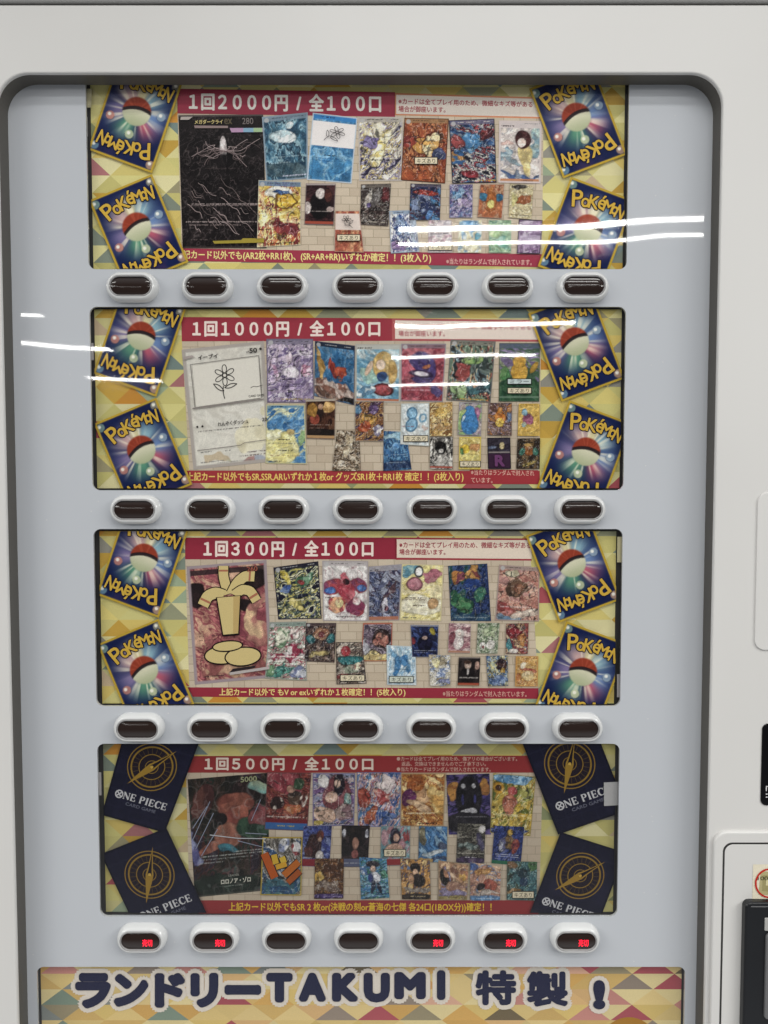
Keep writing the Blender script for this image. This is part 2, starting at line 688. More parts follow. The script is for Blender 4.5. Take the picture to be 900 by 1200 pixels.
class Shapes:
    """Collects flat printed polygons given in (s, t) of a quad into ONE mesh."""

    def __init__(self, quad):
        self.q = quad
        self.V, self.F, self.C = [], [], []

    def poly(self, pts, layer, col):
        y = yl(layer)
        pts = np.array(pts, float)
        x, z = self.q.world(pts[:, 0], pts[:, 1], y)
        n = len(self.V)
        self.V += [(float(a), y, float(b)) for a, b in zip(x, z)]
        self.F.append(tuple(range(n, n + len(pts))))
        self.C += [ink(hx(col))] * len(pts)

    def tris(self, P, faces, layer, col):
        y = yl(layer)
        x, z = self.q.world(P[:, 0], P[:, 1], y)
        n = len(self.V)
        self.V += [(float(a), y, float(b)) for a, b in zip(x, z)]
        self.F += [tuple(i + n for i in f) for f in faces]
        self.C += [ink(hx(col))] * len(P)

    def stroke(self, pts, width, layer, col, closed=False):
        """Line of given width in px."""
        w, h = self.q.size()
        pts = np.array(pts, float) * [w, h]
        if closed:
            pts = np.vstack([pts, pts[:1]])
        d = np.gradient(pts, axis=0)
        d /= np.maximum(np.hypot(d[:, 0], d[:, 1])[:, None], 1e-9)
        nrm = np.stack([-d[:, 1], d[:, 0]], 1) * width / 2
        L = (pts + nrm) / [w, h]
        R = (pts - nrm) / [w, h]
        P = np.vstack([L, R])
        k = len(pts)
        self.tris(P, [(i, i + 1, k + i + 1, k + i) for i in range(k - 1)], layer, col)

    def text(self, text, s0, t0, s1, t1, layer, col, bold=0.0, dil=0.0, rot=0.0, step=0.10):
        """Lettering fitted to the box; dil = extra stroke in px, by shifted copies."""
        P, F = glyphs(text)
        lo, hi = P.min(0), P.max(0)
        Q = (P - lo) / np.maximum(hi - lo, 1e-6)
        w, h = self.q.size()
        if dil <= 0 and bold > 0:
            dil = bold * 1.25 * (t1 - t0) * h
        X = (s0 + Q[:, 0] * (s1 - s0)) * w
        Y = (t1 - Q[:, 1] * (t1 - t0)) * h
        if rot:
            cx, cy = (s0 + s1) / 2 * w, (t0 + t1) / 2 * h
            c, s = math.cos(rot), math.sin(rot)
            X, Y = cx + (X - cx) * c - (Y - cy) * s, cy + (X - cx) * s + (Y - cy) * c
        if dil <= 0:
            self.tris(np.stack([X / w, Y / h], 1), F, layer, col)
        else:
            n = 4 if dil < .35 else 8 if dil < 2.2 else 16
            offs = [(dil * math.cos(2 * math.pi * i / n), dil * math.sin(2 * math.pi * i / n)) for i in range(n)] + [(0, 0)]
            if dil > 2.2:
                offs += [(dil * .5 * math.cos(2 * math.pi * i / 8), dil * .5 * math.sin(2 * math.pi * i / 8)) for i in range(8)]
            for i, (a, bb) in enumerate(offs):
                self.tris(np.stack([(X + a) / w, (Y + bb) / h], 1), F, layer + step * i, col)

    def build(self, name, parent, clip=None):
        me = mesh_np(self.V, self.F, np.array(self.C))
        if clip:
            clip_mesh(me, clip)
        return link(name, me, MAT['print'], parent)


# numpy painting -----------------------------------------------------
def vnoise(x, y, seed):
    rs = np.random.RandomState(seed)
    T = rs.rand(64, 64)
    xi, yi = np.floor(x).astype(int), np.floor(y).astype(int)
    fx, fy = x - xi, y - yi
    fx, fy = fx * fx * (3 - 2 * fx), fy * fy * (3 - 2 * fy)
    g = lambda a, b_: T[a % 64, b_ % 64]
    return (g(xi, yi) * (1 - fx) + g(xi + 1, yi) * fx) * (1 - fy) + (g(xi, yi + 1) * (1 - fx) + g(xi + 1, yi + 1) * fx) * fy


def fbm(x, y, seed, oc=3):
    a, s, n = 0.0, 0.0, 1.0
    for i in range(oc):
        a = a + n * vnoise(x * 2 ** i + 7.3 * i, y * 2 ** i + 3.1 * i, seed + i)
        s += n
        n *= 0.55
    return a / s


def ss(a, b, x):
    t = np.clip((x - a) / (b - a), 0, 1)
    return t * t * (3 - 2 * t)


def mix(A, c, m):
    return A * (1 - m[..., None]) + np.asarray(c) * m[..., None]


def card_art(W, H, seed, pal, blobs=(), o=None):
    o = o or {}
    asp = H / W
    X, Y = np.meshgrid((np.arange(W) + .5) / W, (np.arange(H) + .5) / H)
    y = Y * asp
    k = o.get('k', 3.0) * 1.15
    wp = o.get('w', 0.20)
    n1 = fbm(X * 3, y * 3, seed + 11) - .5
    n2 = fbm(X * 3, y * 3, seed + 23) - .5
    xw, yw = X + wp * n1, y + wp * n2
    ga = seed * 1.37
    gx, gy = xw * math.cos(ga) + yw * math.sin(ga), yw * math.cos(ga) - xw * math.sin(ga)
    if 'sx' in o:
        gx, gy = xw * o['sx'], yw * o['sy']
    else:
        gx, gy = gx * 1.7 + 9, gy * .62 + 9                            # brush strokes along one direction
    f = fbm(gx * k, gy * k, seed + 5, 4)
    f = np.argsort(np.argsort(f.ravel())).reshape(f.shape) / f.size      # equalise
    P = [hx(c) for c in pal.split()]
    n = len(P)
    t = np.clip(f * n - .5, 0, n - 1.001)
    i0 = t.astype(int)
    fr = ss(.30, .70, t - i0)
    P = np.array(P)
    C = P[i0] * (1 - fr[..., None]) + P[np.minimum(i0 + 1, n - 1)] * fr[..., None]
    for g in o.get('grad', []):                                        # (t0, t1, colour, amount)
        C = mix(C, hx(g[2]), g[3] * ss(g[0], g[1], Y + .12 * n1))
    if 'rays' in o:
        rx, ry, rc = o['rays']
        an = np.arctan2(y - ry * asp, X - rx)
        rr = np.hypot(X - rx, y - ry * asp)
        C = mix(C, hx(rc), .75 * ss(.52, .8, vnoise(an * 4 + 20, rr * .8, seed + 77)) * ss(.02, .2, rr))
    for bl in blobs:
        q = bl.split()
        cx, cy, ax, ay, ang = [float(v) for v in q[:5]]
        c1 = hx(q[5])
        c2 = hx(q[6]) if len(q) > 6 and q[6] != '-' else c1 * .8
        wob = float(q[7]) if len(q) > 7 else .10
        a = math.radians(ang)
        dx, dy = X - cx + wob * n2 * 1.3, y - cy * asp + wob * n1 * 1.3
        e = np.sqrt(((dx * math.cos(a) + dy * math.sin(a)) / ax) ** 2 + ((-dx * math.sin(a) + dy * math.cos(a)) / (ay * asp)) ** 2)
        g = ss(.42, .58, fbm(xw * 7, yw * 7, seed + 41 + int(cx * 90), 2))
        inner = c1 * (1 - g[..., None]) + c2 * g[..., None]
        mk = ss(1.06, .94, e)
        C = C * (1 - mk[..., None]) + inner * mk[..., None]
        oc = hx(q[8]) if len(q) > 8 else np.clip(c1 * .38, 0, 1)
        ow = 1.3 / max(min(ax * W, ay * H), 3.0)
        C = mix(C, oc, (.85 if len(q) > 8 else o.get('ol', .13)) * ss(ow * 1.3, ow * .5, np.abs(e - 1.0)))
    ln = o.get('ln', ('222', .55))
    if ln:
        lf = o.get('lf', 1.0)
        r1 = np.abs(fbm(xw * 6 * lf, yw * 6 * lf, seed + 61, 2) - .5)
        r2 = np.abs(fbm(xw * 9 * lf + 4, yw * 7 * lf, seed + 67, 2) - .5)
        C = mix(C, hx(ln[0]), ln[1] * ss(.035, .012, r1))
        C = mix(C, hx(o.get('ln2', 'eee')), ln[1] * .8 * ss(.030, .008, r2))
    lum = C @ np.array([.3, .59, .11])
    C = C * .74 + lum[..., None] * .26 + .012
    dt = o.get('dt', .22)
    hf = fbm(xw * 13, yw * 11, seed + 91, 2) - .5
    an = seed * .7
    sl = vnoise((X * math.cos(an) + y * math.sin(an)) * 34 + 40, (y * math.cos(an) - X * math.sin(an)) * 7 + 40, seed + 95) - .5
    C = np.clip(C * (1 + dt * 1.6 * (hf + .5 * sl))[..., None], 0, 1)
    sp = o.get('sp', .10)
    C = C * (1 + sp * 2 * (np.random.RandomState(seed).rand(H, W, 1) - .5))
    rs = np.random.RandomState(seed + 3)
    for (t0, t1, c, a) in o.get('band', []):
        C = mix(C, hx(c), a * ((Y > t0) & (Y < t1)).astype(float))
    for (t0, c, s0, s1, a) in o.get('tx', []):
        r = int(t0 * H)
        if 0 <= r < H:
            on = (rs.rand(W) < .72) & (X[0] > s0) & (X[0] < s1)
            C[r] = mix(C[r], hx(c), a * on.astype(float))
            if H > 70 and r + 1 < H:
                on = (rs.rand(W) < .6) & on
                C[r + 1] = mix(C[r + 1], hx(c), a * .8 * on.astype(float))
    if 'h' in o:
        C = mix(C, hx(o['h']), .82 * (Y < .085).astype(float))
        r = int(.045 * H)
        on = ((rs.rand(W) < .7) & (((X[0] > .2) & (X[0] < .55)) | ((X[0] > .74) & (X[0] < .9)))).astype(float)
        C[r] = mix(C[r], hx(o.get('hc', '333')), .8 * on)
        e = np.hypot(X - .10, y - .065 * asp) / .055
        C = mix(C, hx('bbb'), ss(1.1, .8, e) * .9)
    if 'bd' in o:
        d = np.minimum(np.minimum(X, 1 - X), np.minimum(y, asp - y))
        C = mix(C, hx(o['bd']), ss(o.get('bw', .035) + .012, o.get('bw', .035) - .008, d))
    return np.clip(C * 1.0 - .004, 0, 1)


def paint(name, quad, layer, C, parent, clip=None):
    """Painted picture as a fine sheet of vertices."""
    H, W = C.shape[:2]
    y = yl(layer)
    S, T = np.meshgrid(np.linspace(0, 1, W), np.linspace(0, 1, H))
    x, z = quad.world(S, T, y)
    V = np.stack([x.ravel(), np.full(W * H, y), z.ravel()], 1)
    idx = np.arange(W * H).reshape(H, W)
    F = np.stack([idx[1:, :-1], idx[1:, 1:], idx[:-1, 1:], idx[:-1, :-1]], -1).reshape(-1, 4)
    me = bpy.data.meshes.new('mesh')
    me.vertices.add(len(V))
    me.vertices.foreach_set('co', V.ravel())
    me.loops.add(F.size)
    me.loops.foreach_set('vertex_index', F.ravel())
    me.polygons.add(len(F))
    me.polygons.foreach_set('loop_start', np.arange(0, F.size, 4))
    a = me.attributes.new('ink', 'FLOAT_COLOR', 'POINT')
    cc = np.ones((W * H, 4))
    cc[:, :3] = ink(C).reshape(-1, 3)
    a.data.foreach_set('color', cc.ravel())
    me.update(calc_edges=True)
    if clip:
        clip_mesh(me, clip)
    return link(name, me, MAT['print'], parent)


# triangle-mosaic paper ------------------------------------------------
YEL = ['d4ce94', 'cec88c', 'd6ca88', 'dad4a2', 'cbc488', 'd2ca8e', 'c2bc82', 'd4c27c', 'cec898', 'dcd6ac', 'c4a658']
ODD = ['8f9a8e', 'b0646a', '9aa07c', 'a3a58c', '8c9488', 'a7a184', '84938f', 'c9b79c', 'b07f80', '9c9a90', 'c9984e', 'a3b098']


def mosaic(name, rect, seed, base, height, odd=.22, yels=YEL, odds=ODD, v0=0, grain=.05):
    """Sheet of printed triangles covering rect (world x0 z0 x1 z1); ONE mesh."""
    rs = np.random.RandomState(seed)
    x0, z0, x1, z1 = rect
    y = yl(0)
    bw, hh = base * U, height * U
    V, F, C = [], [], []
    rows = int((z1 - z0) / hh) + 2
    cols = int((x1 - x0) / bw) + 3
    for r in range(rows):
        za, zb_ = z1 - v0 * U - (r - 1) * hh, z1 - v0 * U - r * hh
        off = (r % 2) * bw / 2 - bw
        for c in range(cols):
            xa = x0 + off + c * bw
            for tri, is_up in ((((xa, zb_), (xa + bw, zb_), (xa + bw / 2, za)), True), (((xa + bw, zb_), (xa + 1.5 * bw, za), (xa + bw / 2, za)), False)):
                p = odd * 1.7 if is_up else odd * .25
                col = odds[rs.randint(len(odds))] if rs.rand() < p else yels[rs.randint(len(yels))]
                n = len(V)
                V += [(a, y, b_) for a, b_ in tri]
                F.append((n, n + 1, n + 2))
                cc = ink(np.clip(hx(col) * (1 + grain * (rs.rand() - .5)), 0, 1))
                C += [cc, cc, cc * .95]
    me = mesh_np(V, F, np.array(C))
    clip_mesh(me, rect)
    return link(name, me, MAT['print'], None)


def bricks(name, quad, layer, parent, seed):
    sh = Shapes(quad)
    w, h = quad.size()
    sh.poly([(0, 1), (1, 1), (1, 0), (0, 0)], layer, 'b4a896')
    rs = np.random.RandomState(seed)
    bw, bh, g = 19.0, 9.6, .45
    r = 0
    yy = 0
    while yy < h:
        xx = -(r % 2) * bw / 2 - rs.rand() * 2
        while xx < w:
            a, b_ = max(xx + g, 0), min(xx + bw - g, w)
            if b_ > a:
                c = ['cbbfad', 'c8bcaa', 'cfc3b1', 'c5b8a6'][rs.randint(4)]
                sh.poly([(a / w, min(yy + bh - g, h) / h), (b_ / w, min(yy + bh - g, h) / h), (b_ / w, (yy + g) / h), (a / w, (yy + g) / h)], layer + .4, c)
            xx += bw
        yy += bh
        r += 1
    return sh.build(name, parent)


# card backs ------------------------------------------------------------
def back_art(W, H, seed):
    asp = H / W
    X, Y = np.meshgrid((np.arange(W) + .5) / W, (np.arange(H) + .5) / H)
    y = Y * asp
    cx, cy = .50, .45 * asp
    dx, dy = X - cx, y - cy
    r = np.hypot(dx, dy)
    an = np.arctan2(dy, dx)
    C = np.zeros((H, W, 3)) + hx('23305f')
    C = mix(C, hx('1a2650'), fbm(X * 4, y * 4, seed))
    # coloured glow sectors round the orb
    for a0, c, wd in ((-2.2, 'dfc0b8', .75), (-.9, 'a9cbd2', .65), (.75, 'cf7482', .55), (1.9, '74a98a', .7), (-1.55, 'e6dcae', .35), (.1, '86a0c6', .55), (2.9, '9a8cae', .55)):
        d = np.abs((an - a0 + math.pi) % (2 * math.pi) - math.pi)
        C = mix(C, hx(c), .9 * ss(wd * 1.3, .1, d) * ss(.60, .22, r))
    st = vnoise(an * 9 + 30, r * 1.0, seed + 4)
    C = mix(C, hx('efe9d4'), .75 * ss(.45, .85, st) * ss(.56, .24, r) * ss(.15, .25, r))
    C = mix(C, hx('8a5070'), .35 * ss(.75, 1.0, Y) * ss(.5, .8, fbm(X * 3, y * 3, seed + 9)))
    # plain two-tone glowing orb
    orb = ss(.225, .195, r)
    shade = fbm(X * 6, y * 6, seed + 2)
    base = mix(np.zeros((H, W, 3)) + hx('dad8c2'), hx('b5bb9c'), ss(-.05, .25, dy + .05 * shade))
    base = mix(base, hx('9c4b38'), ss(.005, -.015, dy - 1.3 * (dx + .02) ** 2 + .22 * dx + .065))
    base = mix(base, hx('b4614a'), .6 * ss(.55, .8, st) * (dy < -.06))
    base = mix(base, hx('2a2026'), .9 * ss(.034, .018, np.abs(dy - 1.3 * (dx + .02) ** 2 + .22 * dx + .055)))
    C = C * (1 - orb[..., None]) + base * orb[..., None]
    # bubbles
    for bx_, by_, col in ((.07, .075, '8fa89c'), (.93, .075, 'a9a48e'), (.07, .925, '7fa0b0'), (.93, .925, 'c9a78c'), (.86, .42, '9fb0bd'), (.15, .58, 'c98f80'), (.50, .70, 'cdd2ae')):
        e = np.hypot(X - bx_, y - by_ * asp) / .068
        C = mix(C, hx(col), .8 * ss(1.05, .85, e))
        e2 = np.hypot(X - bx_ + .014, y - by_ * asp + .018) / .030
        C = mix(C, hx('f0efe6'), .9 * ss(1.1, .6, e2))
        C = mix(C, hx('39445f'), .5 * ss(.14, .02, np.abs(e - .95)) * (y > by_ * asp))
    # gold border with rounded corners
    d = np.minimum(np.minimum(X, 1 - X), np.minimum(y, asp - y))
    C = mix(C, hx('bfa548'), ss(.046, .034, d))
    return np.clip(C * 1.0, 0, 1)


WORD = [('P', .105, .275, .02, .235, -.30), ('o', .27, .40, .085, .205, -.20), ('K', .385, .545, .015, .185, -.12), ('é', .535, .655, -.025, .155, -.02),
        ('M', .635, .79, .015, .165, .06), ('o', .775, .875, .055, .16, .10), ('N', .855, .985, .02, .195, .14)]


def wordmark(sh, layer, flip):
    """Chunky yellow lettering edged in navy, arched over the card; repeated upside down at its foot."""
    w, h = sh.q.size()
    for i, (ch, a, b_, c, d, rot) in enumerate(WORD):
        a, b_ = .03 + a * .90, .03 + b_ * .90
        c, d = .085 + c * .80, .085 + d * .80
        for dil, col, dl in ((1.5, '1b2148', .85 * i), (.42, 'cfb054', 6.2 + .85 * i)):
            if not flip:
                sh.text(ch, a, c, b_, d, layer + dl, col, .03, dil, rot)
            else:
                sh.text(ch, 1 - b_, 1 - d, 1 - a, 1 - c, layer + dl, col, .03, dil, rot + math.pi)


def star_back(quad, layer, parent, clip, seed):
    o = paint('card_back_picture', quad, layer, back_art(84, 118, seed), parent, clip)
    for flip in (False, True):
        sh = Shapes(quad)
        wordmark(sh, layer + 1, flip)
        sh.build('wordmark_lettering', o, clip)
    return o


def circle(cx, cy, r, asp, n=48):
    return [(cx + r * math.cos(2 * math.pi * i / n), cy + r / asp * math.sin(2 * math.pi * i / n)) for i in range(n)]


SERIF = {  # strokes in a unit box, y down: (x0, y0, x1, y1, width)
    'N': [(.12, .05, .12, .95, .09), (.88, .05, .88, .95, .09), (.12, .05, .88, .95, .22), (0, .04, .25, .04, .08), (0, .96, .25, .96, .08), (.75, .04, 1, .04, .08)],
    'E': [(.2, .03, .2, .97, .22), (.05, .04, .9, .04, .09), (.2, .5, .75, .5, .09), (.05, .96, .95, .96, .09), (.9, .02, .9, .25, .07), (.95, .72, .95, .98, .07), (.74, .38, .74, .62, .07)],
    'P': [(.2, .03, .2, .97, .22), (.05, .04, .6, .04, .09), (.6, .04, .88, .14, .14), (.85, .10, .85, .42, .22), (.88, .40, .6, .52, .14), (.2, .52, .62, .52, .09), (.03, .96, .42, .96, .08)],
    'I': [(.5, .03, .5, .97, .24), (.1, .04, .9, .04, .08), (.1, .96, .9, .96, .08)],
    'C': [(.95, .22, .75, .05, .10), (.78, .05, .40, .05, .10), (.42, .04, .15, .3, .20), (.16, .25, .16, .75, .24), (.15, .70, .42, .96, .20), (.40, .95, .78, .95, .10), (.75, .96, .97, .75, .10), (.94, .05, .94, .3, .07)],
}


def compass_back(quad, layer, parent, clip, seed, needle):
    w, h = quad.size()
    asp = h / w
    C = np.zeros((118, 84, 3)) + hx('23243c')
    X, Y = np.meshgrid(np.linspace(0, 1, 84), np.linspace(0, 1, 118))
    C = mix(C, hx('2b2b45'), ss(.5, .8, fbm(X * 5, Y * 7, seed)))
    d = np.minimum(np.minimum(X, 1 - X), np.minimum(Y, 1 - Y) * asp)
    C = mix(C, hx('191a30'), ss(.035, .02, d))
    for gx in (.2, .4, .6, .8):
        C = mix(C, hx('34354d'), .5 * (np.abs(X - gx) < .006).astype(float))
    for gy in (.15, .33, .51, .69, .87):
        C = mix(C, hx('34354d'), .5 * (np.abs(Y - gy) < .005).astype(float))
    o = paint('card_back_picture', quad, layer, C, parent, clip)
    sh = Shapes(quad)
    cx, cy = .5, .375
    G = '9a7f3e'
    sh.tris(np.array([(cx, cy)] + circle(cx, cy, .315, asp)), [(0, i + 1, (i + 1) % 48 + 1) for i in range(48)], layer + .6, '2e2532')
    for r, wd in ((.34, 1.2), (.288, 1.9), (.18, 1.0), (.09, .8)):
        sh.stroke(circle(cx, cy, r, asp), wd, layer + 1.0, G, True)
    for i in range(24):
        a = 2 * math.pi * i / 24
        sh.stroke([(cx + .19 * math.cos(a), cy + .19 / asp * math.sin(a)), (cx + .275 * math.cos(a), cy + .275 / asp * math.sin(a))], .45, layer + 1.3, '6a5836')
    a = needle
    ca, sa = math.cos(a), math.sin(a)
    rot = lambda p: (cx + (p[0] * ca - p[1] * sa), cy + (p[0] * sa + p[1] * ca) / asp)
    sh.poly([rot(p) for p in ((0, -.41), (.035, -.10), (.055, 0), (.045, .10), (0, .42), (-.045, .10), (-.055, 0), (-.035, -.10))], layer + 1.8, 'a78a42')
    sh.poly([rot(p) for p in ((0, -.34), (.018, -.10), (.030, .0), (0, .03), (-.030, .0), (-.018, -.10))], layer + 2.2, '221d2c')
    sh.poly(circle(cx, cy, .022, asp, 16), layer + 2.6, 'c9ac5c')
    sh.build('compass_emblem', o, clip)
    sh = Shapes(quad)
    t0, t1 = .70, .775
    x = .115
    Wt = 'cfcfd2'
    r = .052
    sh.stroke(circle(x + r, (t0 + t1) / 2, r, asp, 28), 1.5, layer + 1, Wt, True)
    for sg in (1, -1):
        sh.stroke([(x + r - .035, (t0 + t1) / 2 - sg * .025), (x + r + .035, (t0 + t1) / 2 + sg * .025)], 1.5, layer + 1.3 + .2 * sg, Wt)
    x += .118
    for ch, wd in (('N', .095), ('E', .075), (' ', .035), ('P', .075), ('I', .042), ('E', .075), ('C', .085), ('E', .075)):
        if ch != ' ':
            for j, (xa, ya, xb, yb, sw) in enumerate(SERIF[ch]):
                sh.stroke([(x + wd * xa, t0 + (t1 - t0) * ya), (x + wd * xb, t0 + (t1 - t0) * yb)], max(sw * 9.0, .8), layer + 1 + .12 * j, Wt)
        x += wd + .014
    sh.text('CARD GAME', .30, .80, .76, .832, layer + 1, '787a8a', 0, .12)
    sh.build('wordmark_lettering', o, clip)
    return o


# posters -----------------------------------------------------------------
MAR = 'a54a56'
DAMAGE = 'キズあり'


def sheet_rect(w, l=2.4, r=2.2, t=1.2, bt=2.2):
    return (w[0] + l * U, w[1] + bt * U, w[2] - r * U, w[3] - t * U)


def small_tag(quad, layer, parent, text=DAMAGE, fill='dcd3bb'):
    sh = Shapes(quad)
    w, h = quad.size()
    sh.poly([(0, 1), (1, 1), (1, 0), (0, 0)], layer, '2a2524')
    a, c = .8 / w, .8 / h
    sh.poly([(a, 1 - c), (1 - a, 1 - c), (1 - a, c), (a, c)], layer + .4, fill)
    sh.text(text, .11, .17, .89, .84, layer + .8, '1c1817')
    return sh.build('damage_tag', parent)


SEED = [100]


def cards(poster, specs, base):
    made = []
    for i, sp in enumerate(specs):
        q = Quad(*sp[0])
        w, h = q.size()
        o = dict(sp[3]) if len(sp) > 3 else {}
        SEED[0] += 13
        W, H = max(24, int(w * 1.35)), max(30, int(h * 1.35))
        C = card_art(W, H, o.get('seed', SEED[0]), sp[1], sp[2], o)
        lay = base + .55 * i
        ob = paint('card_picture', q, lay, C, poster)
        if 'lb' in o:
            ob['label'] = o['lb']
        for tg in o.get('tag', []):
            small_tag(Quad(*tg[:8]), base + 14 + .2 * i, ob, *(tg[8:]))
        made.append((ob, q, lay))
    return made


def T(q4, slope=0.0):
    return box(*q4, slope)


def lettering(name, text, q, layer, col, parent, bold=.02, dil=0.0):
    sh = Shapes(q)
    sh.text(text, 0, 0, 1, 1, layer, col, bold, dil)
    return sh.build(name, parent)


def rb(u0, v0, u1, v1, *rest):
    """Axis-aligned tag box."""
    return (u0, v0, u1, v0, u1, v1, u0, v1) + rest


NOTE = ['※カードは全てプレイ用のため、微細なキズ等がある', '場合が御座います。']
RAND = '※当たりはランダムで封入されています。'

# ---- poster 1 -------------------------------------------------------------
r1 = sheet_rect(WINS[0])
p1 = mosaic('card_poster', r1, 5, 43, 20, v0=8)
tag(p1, 'top card poster, maroon header priced 2000円, big black etched card at left', 'poster', 'card posters in the machine windows')
bricks('brick_backdrop', Quad(208, 131, 637, 137, 635, 300, 213, 293), 1, p1, 1)
flat('header_band', Quad(207.5, 104, 463, 108, 463, 137, 208, 133), 2, 'a54a5c', p1)
lettering('price_lettering', '１回２０００円  /  全１００口', Quad(222, 109, 446, 111.5, 446, 131.5, 222, 128.5), 3, 'f3e3dd', p1, .03)
nb = flat('notice_box', Quad(462.5, 109, 633, 114, 634, 139, 462.5, 135), 2, 'd69a78', p1)
flat('notice_paper', Quad(464.3, 111, 633, 116, 634, 137, 464.3, 133.4), 3, 'ecdfd6', nb)
sh = Shapes(Quad(467, 115, 624, 119, 624, 134, 467, 131))
sh.text(NOTE[0], 0, 0, 1, .44, 4, 'b5505c', .012)
sh.text(NOTE[1], 0, .56, .35, 1, 4, 'b5505c', .012)
sh.build('notice_lettering', nb)
flat('footer_band', Quad(213, 291, 636, 298, 636, 313, 219, 306), 2, 'a54a5c', p1)
lettering('footer_lettering', '上記カード以外でも(AR2枚+RR1枚)、(SR+AR+RR)いずれか確定！！(3枚入り)', Quad(206, 293, 505, 297.5, 505, 309, 206, 304.5), 3, 'eddc9c', p1, .02, .22)
lettering('odds_lettering', RAND, Quad(523, 302.8, 623, 304, 623, 311, 523, 309.6), 3, 'e0bdb4', p1, .01)

